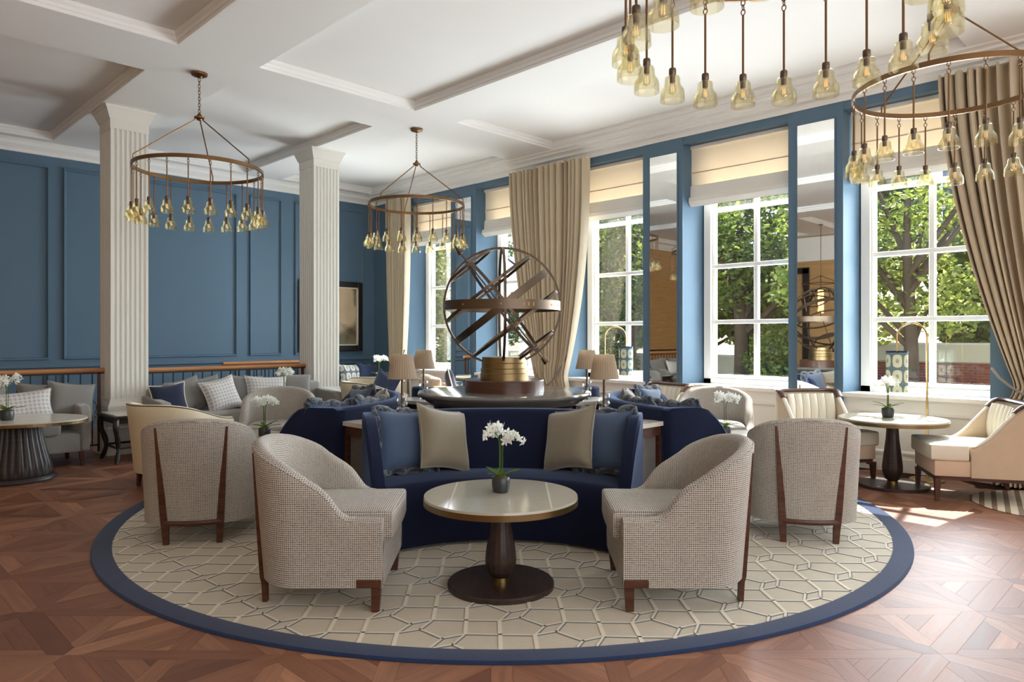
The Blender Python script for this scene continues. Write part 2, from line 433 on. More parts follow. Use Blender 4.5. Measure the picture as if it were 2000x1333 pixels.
# parquet: squares of crossed boards; the boards nearest the viewpoint are separate, the rest is one part
def proj(x, y, z=0.0):
    vx, vy = x - CX, y - CY; Z = vx * AX1 + vy * AX0; X = vx * AX0 - vy * AX1
    if Z < 0.3: return None
    return 1000 + F * X / Z, HZ - F * (z - CAMH) / Z, Z
TP, TA, TB = 0.655, 0.05, 0.062
OX, OY = 7.834, -6.879
def tile():
    P_, a, b = TP, TA, TB
    out = []
    out.append([(0, 0), (a, -a), (P_ - a, -a), (P_, 0), (P_ - a, a), (a, a)])
    out.append([(0, 0), (a, a), (a, P_ - a), (0, P_), (-a, P_ - a), (-a, a)])
    sq = [(a, a), (P_ - a, a), (P_ - a, P_ - a), (a, P_ - a)]
    out.append(clip(clip(sq, 1, -1, b), -1, 1, b))
    bb = clip(clip(sq, 1, 1, P_ + b), -1, -1, -(P_ - b))
    out.append(clip(bb, -1, 1, -b)); out.append(clip(bb, 1, -1, -b))
    lo = a; step = 0.085
    for k in range(4):
        reg = sq
        sgn = [(1, 1), (-1, 1), (1, -1), (-1, -1)][k]
        # wedge regions between the two diagonals
        if k == 0: reg = clip(clip(sq, 1, 1, P_ - b), -1, 1, -b); ax_, s_, o_ = 1, 1, lo        # bottom
        if k == 1: reg = clip(clip(sq, 1, 1, P_ - b), 1, -1, -b); ax_, s_, o_ = 0, 1, lo        # left
        if k == 2: reg = clip(clip(sq, -1, -1, -(P_ + b)), -1, 1, -b); ax_, s_, o_ = 0, -1, P_ - lo   # right
        if k == 3: reg = clip(clip(sq, -1, -1, -(P_ + b)), 1, -1, -b); ax_, s_, o_ = 1, -1, P_ - lo   # top
        for t in range(3):
            r0, r1 = t * step, (t + 1) * step if t < 2 else 9
            def side(p, lim, keep):
                if ax_ == 0: return clip(p, s_ * keep, 0, keep * (s_ * o_ + lim))
                return clip(p, 0, s_ * keep, keep * (s_ * o_ + lim))
            q = side(reg, r1, 1) if r1 < 9 else reg
            if t > 0 and q: q = side(q, r0, -1)
            if len(q) >= 3: out.append(q)
    return out
_tile = [inset(p, 0.0005) for p in tile()]; _tile = [p for p in _tile if len(p) >= 3]
RUGC = W(-0.06, 5.83); RUGR = 2.926
rng = random.Random(3); planks = []
for i in range(-13, 11):
    for j in range(-7, 12):
        for p in _tile:
            q = [(x + OX + i * TP, y + OY + j * TP) for x, y in p]
            cx_ = sum(a for a, b in q) / len(q); cy_ = sum(b for a, b in q) / len(q)
            if not (0.02 < cx_ < RX - 0.02 and RY + 0.02 < cy_ < -0.02): continue
            q = clip(clip(clip(clip(q, 1, 0, RX), -1, 0, 0), 0, 1, 0.0), 0, -1, -RY)
            if len(q) < 3: continue
            pr = proj(cx_, cy_); key = 1e9
            if pr and -60 < pr[0] < 2060 and pr[1] < 1400 and math.hypot(cx_ - RUGC[0], cy_ - RUGC[1]) > RUGR - 0.05:
                ar = abs(sum(q[k][0] * q[(k + 1) % len(q)][1] - q[(k + 1) % len(q)][0] * q[k][1] for k in range(len(q)))) / 2
                key = -ar / pr[2] ** 3
            planks.append((key, q))
planks.sort(key=lambda t: t[0])
def plank_geo(gg, q):
    n = len(q); L_ = max(range(n), key=lambda k: math.dist(q[k], q[(k + 1) % n]))
    a, b = q[L_], q[(L_ + 1) % n]; d = math.dist(a, b); ux, uy = (b[0] - a[0]) / d, (b[1] - a[1]) / d
    ro, rv = rng.random() * 9, rng.random() * 9
    w = [((x * ux + y * uy) + ro, (-x * uy + y * ux) + rv) for x, y in q]
    t = min(1, max(0, rng.gauss(0.5, 0.23)))
    gg.add([(x, y, 0.0) for x, y in q] + [(x, y, -0.005) for x, y in q],
           [list(range(n))] + [[n + k, n + (k + 1) % n, (k + 1) % n, k] for k in range(n)],
           [w] + [[w[k], w[(k + 1) % n], w[(k + 1) % n], w[k]] for k in range(n)], t)
for key, q in planks[:300]:
    g = G(); plank_geo(g, q); g.build('plank', 'parquet', floor, False)
g = G()
for key, q in planks[300:]: plank_geo(g, q)
o = g.build('plank_field', 'parquet', floor, False); o['kind'] = 'stuff'

# ceiling: beams around recessed coffers
XB = [0.0, 0.27, 3.86, 4.69, 9.70, 10.50, 13.73, RX]
YB = [0.0, -0.24, -2.02, -2.63, -4.53, -5.27, -7.25, -7.95, -10.70, RY]
g = G()
for i in range(len(XB) - 1):
    for j in range(len(YB) - 1):
        z = COF if (i % 2 == 1 and j % 2 == 1) else SOF
        x0, x1, y0, y1 = XB[i], XB[i + 1], YB[j + 1], YB[j]
        g.add([(x0, y0, z), (x1, y0, z), (x1, y1, z), (x0, y1, z)], [[0, 3, 2, 1]])
        if z == COF:
            for (a, b) in (((x0, y0), (x1, y0)), ((x1, y0), (x1, y1)), ((x1, y1), (x0, y1)), ((x0, y1), (x0, y0))):
                g.add([(a[0], a[1], SOF), (b[0], b[1], SOF), (b[0], b[1], COF), (a[0], a[1], COF)], [[0, 1, 2, 3]])
g.box((RX / 2, RY / 2, 4.25), (RX + 0.8, -RY + 0.8, 0.3))
ceiling = struct(g.build('ceiling', 'ceiling_white', None, False), 'white coffered ceiling with deep moulded beams')
def sweep_rect(gg, x0, y0, x1, y1, prof):
    """prof: (inset, z) points swept round a rectangle, mitred"""
    k = len(prof); vs_ = []
    for cx_, cy_, sx, sy in ((x0, y0, 1, 1), (x1, y0, -1, 1), (x1, y1, -1, -1), (x0, y1, 1, -1)):
        for (d, z) in prof: vs_.append((cx_ + sx * d, cy_ + sy * d, z))
    fs = [[i * k + t, ((i + 1) % 4) * k + t, ((i + 1) % 4) * k + t + 1, i * k + t + 1] for i in range(4) for t in range(k - 1)]
    gg.add(vs_, [f[::-1] for f in fs])
for i in (1, 3, 5):
    for j in (1, 3, 5, 7):
        g = G()
        sweep_rect(g, XB[i], YB[j + 1], XB[i + 1], YB[j], [(0, SOF + 0.0005), (0.010, SOF + 0.0005), (0.010, SOF + 0.03), (0.022, SOF + 0.034), (0.026, SOF + 0.06), (0.045, SOF + 0.075), (0.048, COF - 0.001)])
        g.build('coffer_moulding', 'ceiling_white', ceiling, False)

# --- walls
g = G(); g.box((-0.15, RY / 2, 2.0), (0.3, -RY + 0.6, 4.3))
wall_back = struct(g.build('wall_back', 'blue_paint', None, False), 'dark blue panelled wall at the far end')
def frame_x(x, y0, y1, z0, z1, w=0.035, d=0.022):
    """raised panel frame on a wall that faces +x"""
    gg = G(); k = [(0, 0), (0.006, d), (w * 0.6, d), (w * 0.75, d * 0.5), (w, 0.0)]
    vs_ = []
    for (cy_, cz_, sy, sz) in ((y0, z0, 1, 1), (y1, z0, -1, 1), (y1, z1, -1, -1), (y0, z1, 1, -1)):
        for (ins, dd) in k: vs_.append((x + dd, cy_ + sy * ins, cz_ + sz * ins))
    n = len(k); fs = [[i * n + t, ((i + 1) % 4) * n + t, ((i + 1) % 4) * n + t + 1, i * n + t + 1] for i in range(4) for t in range(n - 1)]
    gg.add(vs_, fs); return gg
for (a, b) in ((-8.4, -7.75), (-7.5, -5.254), (-5.096, -4.52), (-4.32, -2.647), (-2.44, -1.873), (-1.637, -0.25), (-10.6, -8.6)):
    frame_x(0.0, a, b, 1.02, 3.66, 0.04, 0.03).build('panel_moulding', 'blue_paint', wall_back, False)
    frame_x(0.0, a, b, 0.2, 0.86, 0.04, 0.03).build('panel_moulding', 'blue_paint', wall_back, False)
g = G(); g.box((0.02, -9.6, 1.9), (0.04, 2.7, 3.75)); g.build('timber_panel', 'tan_panel', wall_back, False)
g = G(); g.box((0.02, RY / 2, 0.935), (0.04, -RY, 0.05), bev=0.008); g.build('chair_rail', 'blue_paint', wall_back, False)
g = G(); g.box((0.012, RY / 2, 0.07), (0.024, -RY, 0.14)); struct(g.build('baseboard_back', 'blue_paint', None, False), 'blue skirting along the far wall')

# window wall: piers between deep window openings
YG = 0.33                                  # depth of the window frames
FRONT = [(-0.35, 0.93), (2.25, 2.86), (4.17, 4.73), (6.06, 6.62), (7.96, 8.52), (9.83, 10.39), (11.70, 12.25), (13.6, RX + 0.3)]
BACKL = [-0.35] + [w + WW for w in WL]
BACKR = WL + [RX + 0.3]
SILL, HEAD = 0.76, 3.70
g = G(); g.box((RX / 2, 0.2, (HEAD + 4.3) / 2), (RX + 0.7, 0.4, 4.3 - HEAD))
wall_window = struct(g.build('wall_window', 'blue_paint', None, False), 'blue window wall with deep recesses')
g = G(); g.box((RX / 2, 0.21, (SILL - 0.04) / 2), (RX + 0.7, 0.38, SILL - 0.04)); g.build('wainscot', 'wainscot_white', wall_window, False)
for k, (a, b) in enumerate(FRONT):
    g = G(); g.prism([(a, -0.0), (b, -0.0), (BACKR[k], 0.4), (BACKL[k], 0.4)], 0.0, HEAD)
    g.build('pier', 'blue_paint', wall_window, False)
    if 0 < k < 7:
        g = G(); g.box(((a + b) / 2, -0.006, 2.0), (b - a + 0.02, 0.012, 3.58)); g.build('pier_lining', 'blue_paint', wall_window, False)
for k, x in enumerate(WL):
    fa, fb = FRONT[k][1], FRONT[k + 1][0]
    # wainscot panels below each window
    g = G()
    for (z0, z1) in ((0.17, 0.60),):
        vs_ = []; prof = [(0, 0), (0.006, 0.02), (0.022, 0.02), (0.03, 0.008), (0.042, 0)]
        xa, xb = fa + 0.14, fb - 0.14
        for (cx_, cz_, sx, sz) in ((xa, z0, 1, 1), (xb, z0, -1, 1), (xb, z1, -1, -1), (xa, z1, 1, -1)):
            for (ins, dd) in prof: vs_.append((cx_ + sx * ins, 0.019 - dd, cz_ + sz * ins))
        n = len(prof); g.add(vs_, [[i * n + t, ((i + 1) % 4) * n + t, ((i + 1) % 4) * n + t + 1, i * n + t + 1] for i in range(4) for t in range(n - 1)])
    g.build('panel_moulding', 'wainscot_white', wall_window, False)
    g = G(); g.box(((fa + fb) / 2, 0.008, 0.065), (fb - fa, 0.03, 0.13)); g.box(((fa + fb) / 2, 0.008, 0.14), (fb - fa, 0.018, 0.025)); g.build('skirting', 'wainscot_white', wall_window, False)
    # the window itself
    g = G()
    g.box((x + 0.045, YG + 0.04, (SILL + HEAD) / 2), (0.09, 0.14, HEAD - SILL)); g.box((x + WW - 0.045, YG + 0.04, (SILL + HEAD) / 2), (0.09, 0.14, HEAD - SILL))
    g.box((x + WW / 2, YG + 0.04, HEAD - 0.05), (WW, 0.14, 0.10)); g.box((x + WW / 2, YG + 0.04, SILL + 0.03), (WW, 0.14, 0.06))
    win = struct(g.build('window_%d' % (k + 1), 'white_paint', None, False), 'tall white sash window number %d from the far corner' % (k + 1))
    g = G(); g.prism([(fa - 0.02, -0.03), (fb + 0.02, -0.03), (x + WW, YG + 0.02), (x, YG + 0.02)], SILL - 0.04, SILL); g.build('window_sill', 'white_paint', win, False)
    gx0, gx1 = x + 0.09, x + WW - 0.09
    mid = (gx0 + gx1) / 2
    for (xx, ww) in ((gx0 + 0.02, 0.04), (gx1 - 0.02, 0.04), (mid, 0.055)):
        g = G(); g.box((xx, YG + 0.045, 2.2), (ww, 0.06, 2.8), bev=0.006, seg=1); g.build('sash_stile', 'white_paint', win, False)
    zs = [0.87, 1.52, 2.205, 2.905, 3.60]
    g = G(); g.box(((gx0 + gx1) / 2, YG + 0.045, 0.83), (gx1 - gx0, 0.062, 0.08)); g.build('bottom_rail', 'white_paint', win, False)
    for z in zs[1:-1]:
        g = G(); g.box(((gx0 + gx1) / 2, YG + 0.042, z), (gx1 - gx0, 0.07, 0.05), bev=0.006, seg=1); g.build('glazing_bar', 'white_paint', win, False)
    for z0, z1 in zip(zs[:-1], zs[1:]):
        for (xa, xb) in ((gx0 + 0.04, mid - 0.027), (mid + 0.027, gx1 - 0.04)):
            g = G(); g.box(((xa + xb) / 2, YG + 0.045, (z0 + z1) / 2), (xb - xa, 0.006, z1 - z0 - 0.03)); g.build('pane', 'window_glass', win, False)

# other two walls (seen in the mirrors)
g = G(); g.box((RX / 2, RY - 0.15, 2.0), (RX + 0.6, 0.3, 4.3))
wall_side = struct(g.build('wall_side', 'tan_panel', None, False), 'tan timber wall opposite the windows')
for k in range(9):
    g = G(); x0 = 0.3 + k * 1.5
    g.box((x0 + 0.7, RY + 0.012, 1.75), (1.32, 0.024, 2.9), bev=0.008); g.build('timber_panel', 'tan_panel', wall_side, False)
g = G()
for (x_, z_, sx_, sz_) in ((3.66, 1.55, 0.16, 3.1), (1.75, 1.55, 0.16, 3.1), (2.705, 3.05, 2.07, 0.16)): g.box((x_, RY + 0.05, z_), (sx_, 0.1, sz_))
struct(g.build('door_1', 'ebony', None, False), 'dark door frame in the timber wall')
g = G(); g.box((RX / 2, RY + 0.03, 3.6), (RX, 0.06, 0.62)); g.build('frieze', 'ceiling_white', wall_side, False)
g = G(); g.box((RX + 0.15, RY / 2, 2.0), (0.3, -RY + 0.6, 4.3)); struct(g.build('wall_front', 'tan_panel', None, False), 'tan wall behind the viewpoint')
for k in range(3):  # window frames added on the solid wall to go with the fill light
    g = G(); cyy = -3.9 - k * 2.3
    for (dy, dz, sy, sz) in ((-0.95, 0, 0.1, 2.8), (0.95, 0, 0.1, 2.8), (0, 0, 0.06, 2.8), (0, 1.35, 2.0, 0.1), (0, -1.35, 2.0, 0.1), (0, 0.4, 2.0, 0.05), (0, -0.45, 2.0, 0.05)):
        g.box((RX - 0.03, cyy + dy, 2.0 + dz), (0.06, sy, sz))
    struct(g.build('window_%d' % (len(WL) + 1 + k), 'white_paint', None, False), 'added white window frame behind the viewpoint, around the unseen fill light')

# cornices
def run_x(prof, x0, x1):
    gg = G(); n = len(prof)
    gg.add([(x0, -d, z) for d, z in prof] + [(x1, -d, z) for d, z in prof], [[t, n + t, n + t + 1, t + 1] for t in range(n - 1)] + [list(range(n))[::-1], list(range(n, 2 * n))]); return gg
prof = [(0.0, 3.79), (0.02, 3.79), (0.03, 3.845), (0.10, 3.852), (0.105, 3.888), (0.125, 3.90), (0.185, 3.905), (0.19, 3.928), (0.25, 3.934), (0.255, 3.952), (0.0, 3.952)]
struct(run_x(prof, 0, RX).build('trim_1', 'ceiling_white', None, False), 'stepped white cornice above the windows')
g = G(); n = 6; pr_ = [(0, 3.79), (0.03, 3.79), (0.04, 3.83), (0.09, 3.88), (0.10, 3.92), (0.14, 3.952), (0.0, 3.952)]
n = len(pr_); g.add([(d, 0, z) for d, z in pr_] + [(d, RY, z) for d, z in pr_], [[t, t + 1, n + t + 1, n + t][::-1] for t in range(n - 1)])
struct(g.build('trim_2', 'ceiling_white', None, False), 'white cornice above the blue far wall')

# ------------------------------------------------------------------ fluted columns
def column(x, y, label):
    t = thing('column', label, 'column', x, y, 0, 0, 'fluted white columns')
    h = 0.20; nfl = 7; pts = []
    def face(a, b, nx, ny):
        L_ = 2 * h; pit = (L_ - 0.04) / nfl
        ex, ey = (b[0] - a[0]) / L_, (b[1] - a[1]) / L_
        pts.append(a)
        for k in range(nfl):
            c = 0.02 + pit * (k + 0.5)
            for q in range(5):
                an = math.pi * q / 4; u = c - 0.017 * math.cos(an); d = 0.016 * math.sin(an)
                pts.append((a[0] + ex * u - nx * d, a[1] + ey * u - ny * d))
    face((-h, -h), (h, -h), 0, -1); face((h, -h), (h, h), 1, 0); face((h, h), (-h, h), 0, 1); face((-h, h), (-h, -h), -1, 0)
    G().prism(pts, 0.62, 3.72).build('shaft', 'column_white', t, False)
    g = G()
    def ring(h0, z0, h1, z1):
        c0 = [(-h0, -h0), (h0, -h0), (h0, h0), (-h0, h0)]; c1 = [(-h1, -h1), (h1, -h1), (h1, h1), (-h1, h1)]
        g.add([(a, b, z0) for a, b in c0] + [(a, b, z1) for a, b in c1], [[i, (i + 1) % 4, 4 + (i + 1) % 4, 4 + i] for i in range(4)] + [[0, 3, 2, 1], [4, 5, 6, 7]])
    ring(0.204, 3.70, 0.204, 3.80); ring(0.204, 3.80, 0.214, 3.812); ring(0.214, 3.812, 0.255, 3.92); ring(0.262, 3.92, 0.268, 3.952)
    g.build('capital', 'column_white', t, False)
    g = G(); ring(0.25, 0.0, 0.25, 0.30); ring(0.25, 0.30, 0.235, 0.32); ring(0.235, 0.32, 0.235, 0.55); ring(0.235, 0.55, 0.21, 0.60); ring(0.21, 0.60, 0.205, 0.63)
    g.build('pedestal', 'column_white', t, False)
column(2.23, -4.985, 'fluted square white column nearest the left edge, beside the black console table')
column(2.23, -2.445, 'fluted square white column beside the framed painting')

# ------------------------------------------------------------------ railings on the column line
def railing(label, x, y0, y1, z, posts):
    t = thing('railing', label, 'railing', x, y0, 0, 0, 'wood-capped iron railings')
    L_ = y1 - y0
    G().tube([(0, 0, z), (0, L_, z)], 0.028, 10, flat=(1.2, 1.0)).build('handrail', 'rail_oak', t)
    G().box((0, L_ / 2, z - 0.035), (0.03, L_, 0.012)).box((0, L_ / 2, 0.10), (0.03, L_, 0.015)).build('iron_rail', 'iron', t, False)
    for p in posts:
        G().box((0, p - y0, z / 2), (0.03, 0.03, z - 0.04)).build('post', 'walnut', t, False)
    n = int(L_ / 0.115); bm = None
    for k in range(1, n):
        yy = L_ * k / n
        if bm is None:
            gb = G(); gb.box((0, 0, (z + 0.06) / 2), (0.011, 0.011, z - 0.14))
            if True: gb.tube([(0, 0.045 * math.cos(a), z * 0.55 + 0.08 * math.sin(a)) for a in [i * math.pi / 6 for i in range(12)]], 0.004, 5, True)
            bm = gb.mesh('baluster', 'iron', False)
        link('baluster', bm, t, (0, yy, 0))
railing('wood-capped iron railing behind the grey sofa at the left edge', 2.20, -8.4, -5.19, 0.955, (-5.24,))
railing('wood-capped iron railing between the two fluted columns', 2.20, -4.78, -2.65, 0.935, (-2.69,))
railing('short darker handrail further back, left of the painting', 0.75, -3.2, -1.62, 0.93, (-1.66,))

# ================================================================== WINDOW DRESSING
ORD = ['in the far corner', 'behind the metal sphere', 'nearest to the gathered middle curtain', 'between the two wall mirrors', 'nearest to the right-hand curtain']
for k in range(5):
    x = WL[k]; fa, fb = FRONT[k][1], FRONT[k + 1][0]
    t = thing('roman_blind', 'cream roman blind half lowered over the window ' + ORD[k], 'blind', x, 0.14, 0, 0, 'cream roman blinds')
    w0, w1 = fa - x + 0.04, fb - x + 0.03
    g = G(); g.box(((w0 + w1) / 2, 0, 3.675), (w1 - w0, 0.04, 0.04)); g.build('head_rail', 'white_paint', t, False)
    g = G(); zt, zb = 3.66, 3.06
    for (za, zb_, yo) in ((3.66, 3.36, 0.0), (3.36, 3.06, 0.0)):
        g.grid(lambda u, v: (w0 + (w1 - w0) * u, 0.004 * math.sin(math.pi * v) - 0.002, za + (zb_ - za) * v), 12, 4)
        g.box(((w0 + w1) / 2, -0.004, zb_), (w1 - w0, 0.010, 0.012))
    g.build('cloth', 'blind_linen', t)
    g = G()
    for q, (zz, dy) in enumerate(((3.00, -0.045), (2.985, -0.03), (2.97, -0.015))):
        pts = [(0.0, 3.07), (dy - 0.012, 3.05), (dy - 0.02, zz), (dy, zz - 0.03), (dy + 0.012, zz - 0.02), (0.0, 3.03)]
        g.add([(w0, a, b) for a, b in pts] + [(w1, a, b) for a, b in pts], [[i, 6 + i, 6 + (i + 1) % 6, (i + 1) % 6] for i in range(6)] + [list(range(6))[::-1], list(range(6, 12))])
    g.grid(lambda u, v: (w0 + (w1 - w0) * u, -0.014 - 0.01 * v, 3.20 + (3.05 - 3.20) * v), 6, 2)
    g.build('fold', 'blind_lining', t)

def curtain(label, top, tie, low, ztie, nple, rope, yb=-0.10, tail_shift=0.0):
    """top / tie / low: (x0, x1) spans at rail, at the tie and at the floor"""
    t = thing('curtain', label, 'curtain', (top[0] + top[1]) / 2, yb, 0, 0, 'beige pleated curtains'); ox = (top[0] + top[1]) / 2
    ZT = 3.785
    def span(z):
        if z >= ztie:
            q = (ZT - z) / (ZT - ztie)
            e0, e1 = q ** 1.7, q ** 2.3
            return top[0] + (tie[0] - top[0]) * (e0 if tie[0] > top[0] else e1), top[1] + (tie[1] - top[1]) * (e1 if tie[1] < top[1] else e0)
        q = 1 - z / ztie; e = sstep(min(1, q * 2.2))
        return tie[0] + (low[0] - tie[0]) * e, tie[1] + (low[1] - tie[1]) * e
    rr_ = random.Random(int(abs(ox) * 100)); ph = [rr_.uniform(-0.5, 0.5) for _ in range(nple + 2)]
    def fn(u, v):
        z = ZT - (ZT - 0.02) * v; a, b = span(z); w = b - a
        amp = min(0.085, 0.9 * w / nple + 0.016) * (0.75 + 0.5 * abs(ph[int(u * nple)])); k = int(u * nple)
        sag = 0.0
        if z > ztie: sag = 0.12 * math.exp(-((z - ztie) / 0.35) ** 2) * math.sin(math.pi * u)
        y = amp * math.sin(2 * math.pi * nple * (u + 0.018 * math.sin(9 * u + ph[0] * 6) + 0.01 * math.sin(23 * u))) - 0.05 * math.sin(math.pi * u) * (1 if z < ztie + 0.2 else 0.4)
        x = a + w * (u + 0.010 * math.sin(2 * math.pi * nple * u * 1.0 + 1.0))
        return (x - ox, y, z - sag * 0.3)
    G().grid(fn, nple * 10, 60, uvs=(2.4, 3.7)).build('cloth', 'curtain_cloth', t)
    g = G(); g.box(((top[0] + top[1]) / 2 - ox, 0, 3.782), (top[1] - top[0], 0.05, 0.02)); g.build('rail', 'white_paint', t, False)
    g = G(); g.tube([(x - ox, y, z) for x, y, z in rope], 0.011, 8); g.build('tieback', 'tie_rope', t)
    return t
def rope_u(x0, x1, zl, zr, zb):
    pts = []
    for k in range(17):
        u = k / 16; x = x0 + (x1 - x0) * u
        z = (zl + (zr - zl) * u) - 4 * u * (1 - u) * ((zl + zr) / 2 - zb)
        pts.append((x, -0.02 - 0.11 * math.sin(math.pi * u), z))
    return pts
curtain('long beige pleated curtain gathered with a rope behind the metal sphere', (3.76, 5.22), (4.25, 4.84), (4.40, 4.92), 0.80, 15, rope_u(4.25, 4.86, 0.92, 1.08, 0.64))
curtain('long beige pleated curtain tied back at the right edge of the picture', (9.43, 10.75), (10.02, 10.55), (9.85, 10.6), 0.92, 15, [(9.86, -0.06, 1.06), (9.93, -0.14, 0.98), (10.03, -0.18, 0.90), (10.16, -0.2, 0.82), (10.3, -0.18, 0.78), (10.5, -0.1, 0.95)])
curtain('narrow beige pleated curtain in the far corner of the room', (0.55, 1.22), (0.66, 1.10), (0.66, 1.12), 0.85, 10, rope_u(0.66, 1.12, 1.0, 1.1, 0.72))

for (a, b, z0, z1, lb) in ((8.045, 8.45, 0.35, 3.635, 'tall narrow antique mirror on the pier behind the striped chair'),
                           (6.15, 6.56, 0.35, 3.62, 'tall narrow antique mirror on the pier to the right of the middle curtain'),
                           (2.36, 2.76, 0.35, 3.60, 'tall narrow antique mirror on the pier seen through the metal sphere')):
    t = thing('wall_mirror', lb, 'mirror', (a + b) / 2, -0.013, 0, 0, 'tall pier mirrors')
    w = b - a
    G().box((0, -0.003, (z0 + z1) / 2), (w, 0.006, z1 - z0)).build('mirror_glass', 'antique_mirror', t, False)
    g = G(); e = 0.012
    for (x, z, sx, sz) in ((-w / 2, (z0 + z1) / 2, e, z1 - z0 + e), (w / 2, (z0 + z1) / 2, e, z1 - z0 + e), (0, z0, w, e), (0, z1, w, e)):
        g.box((x, -0.006, z), (sx, 0.012, sz))
    g.build('bead', 'blue_paint', t, False)

# ================================================================== painting
t = thing('framed_painting', 'dark-framed oil painting on the blue wall behind the fluted column', 'painting', 0.0, -0.93, 0, 1.07)
w, h = 1.27, 1.26
g = G()
for (y, z, sy, sz) in ((-w / 2 + 0.05, h / 2, 0.1, h), (w / 2 - 0.05, h / 2, 0.1, h), (0, 0.05, w - 0.2, 0.1), (0, h - 0.05, w - 0.2, 0.1)):
    g.box((0.035, y, z), (0.05, sy, sz), bev=0.012)
g.build('frame', 'ebony', t, False)
g = G(); wi, hi = w - 0.2, h - 0.2
for (y, z, sy, sz) in ((-wi / 2 + 0.012, h / 2, 0.024, hi), (wi / 2 - 0.012, h / 2, 0.024, hi), (0, 0.112, wi, 0.024), (0, h - 0.112, wi, 0.024)):
    g.box((0.04, y, z), (0.045, sy, sz))
g.build('slip', 'cream_piping', t, False)
G().box((0.02, 0, 0), (0.02, wi, hi)).build('canvas', 'oil_paint', t, False, loc=(0, 0, h / 2))

# ================================================================== CHANDELIERS
def make_pendant():
    meshes = []
    g = G(); g.tube([(0, 0, -0.07), (0, 0, -0.37)], 0.0055, 8)
    for z in (-0.008, -0.03, -0.053):
        g.tube([(0.010 * math.cos(a), 0.0, z + 0.014 * math.sin(a)) if z != -0.03 else (0, 0.010 * math.cos(a), z + 0.014 * math.sin(a)) for a in [i * math.pi / 5 for i in range(10)]], 0.0028, 5, True)
    rod = g.mesh('pendant_rod', 'bronze')
    sk = G().lathe([(0.0001, -0.355), (0.015, -0.355), (0.017, -0.36), (0.017, -0.385), (0.013, -0.39), (0.013, -0.42), (0.009, -0.425), (0.0001, -0.425)], 14).mesh('socket', 'dark_bronze')
    pr_ = [(0.017, -0.385), (0.030, -0.390), (0.036, -0.402), (0.037, -0.425), (0.041, -0.438), (0.053, -0.455), (0.057, -0.472), (0.058, -0.51), (0.0555, -0.51), (0.0545, -0.472), (0.0505, -0.457), (0.039, -0.441), (0.0345, -0.427), (0.0335, -0.404), (0.028, -0.394)]
    k = len(pr_); g = G(); n = 20
    vs_ = [(r * math.cos(2 * math.pi * i / n), r * math.sin(2 * math.pi * i / n), z) for i in range(n) for r, z in pr_]
    g.add(vs_, [[i * k + t, i * k + t + 1, ((i + 1) % n) * k + t + 1, ((i + 1) % n) * k + t] for i in range(n) for t in range(k - 1)])
    sh = g.mesh('glass_shade', 'amber_glass')
    g = G().lathe([(0.0001, -0.42), (0.010, -0.424), (0.016, -0.44), (0.018, -0.455), (0.014, -0.472), (0.0001, -0.48)], 12); blg = g.mesh('bulb', 'clear_crystal')
    g = G()
    for q in range(4):
        a = q * math.pi / 2; g.tube([(0.006 * math.cos(a), 0.006 * math.sin(a), -0.43), (0.007 * math.cos(a), 0.007 * math.sin(a), -0.466)], 0.0012, 4)
    fl = g.mesh('filament', 'bulb_filament')
    return rod, sk, sh, blg, fl
PEND = make_pendant()
def chandelier(x, y, label, turn):
    t = thing('chandelier', label, 'chandelier', x, y, turn, SOF, 'bronze ring chandeliers')
    ZR = -0.96; RR = 0.595
    G().lathe([(0.0001, -0.045), (0.02, -0.045), (0.028, -0.035), (0.062, -0.03), (0.075, -0.022), (0.078, 0.0), (0.0001, 0.0)], 32).build('canopy', 'bronze', t)
    g = G(); z = -0.05; q = 0
    while z > -0.40:
        g.tube([((0.011 * math.cos(a), 0, z - 0.018 + 0.02 * math.sin(a)) if q % 2 else (0, 0.011 * math.cos(a), z - 0.018 + 0.02 * math.sin(a))) for a in [i * math.pi / 6 for i in range(12)]], 0.003, 6, True)
        z -= 0.031; q += 1
    g.build('chain', 'bronze', t)
    G().lathe([(0.0001, -0.47), (0.02, -0.468), (0.026, -0.455), (0.046, -0.45), (0.048, -0.435), (0.03, -0.43), (0.012, -0.40), (0.0001, -0.40)], 24).build('hub', 'bronze', t)
    for k in range(3):
        a = k * 2 * math.pi / 3 + 0.35
        G().tube([(0.04 * math.cos(a), 0.04 * math.sin(a), -0.45), (0.05 * math.cos(a), 0.05 * math.sin(a), -0.475), (RR * math.cos(a), RR * math.sin(a), ZR + 0.06), (RR * math.cos(a), RR * math.sin(a), ZR)], 0.006, 8).build('suspension_rod', 'bronze', t)
    pr_ = [(RR - 0.008, ZR - 0.017), (RR + 0.008, ZR - 0.017), (RR + 0.008, ZR + 0.017), (RR - 0.008, ZR + 0.017)]
    n = 72; g = G(); g.add([(r * math.cos(2 * math.pi * i / n), r * math.sin(2 * math.pi * i / n), z) for i in range(n) for r, z in pr_], [[i * 4 + k, ((i + 1) % n) * 4 + k, ((i + 1) % n) * 4 + (k + 1) % 4, i * 4 + (k + 1) % 4] for i in range(n) for k in range(4)])
    g.build('ring', 'bronze', t)
    for k in range(20):
        a = 2 * math.pi * k / 20
        p = link('pendant', PEND[0], t, (RR * math.cos(a), RR * math.sin(a), ZR - 0.017))
        link('socket', PEND[1], p); link('glass_shade', PEND[2], p); link('bulb', PEND[3], p); link('filament', PEND[4], p)
chandelier(4.14, -4.87, 'bronze ring chandelier with glass bell shades in front of the left column', 0.1)
chandelier(4.15, -2.19, 'bronze ring chandelier with glass bell shades above and left of the metal sphere', 0.3)
chandelier(10.04, -2.27, 'bronze ring chandelier with glass bell shades before the right-hand curtain', 0.2)
chandelier(10.03, -4.90, 'near bronze chandelier of which only hanging glass shades show at the top', 0.05)

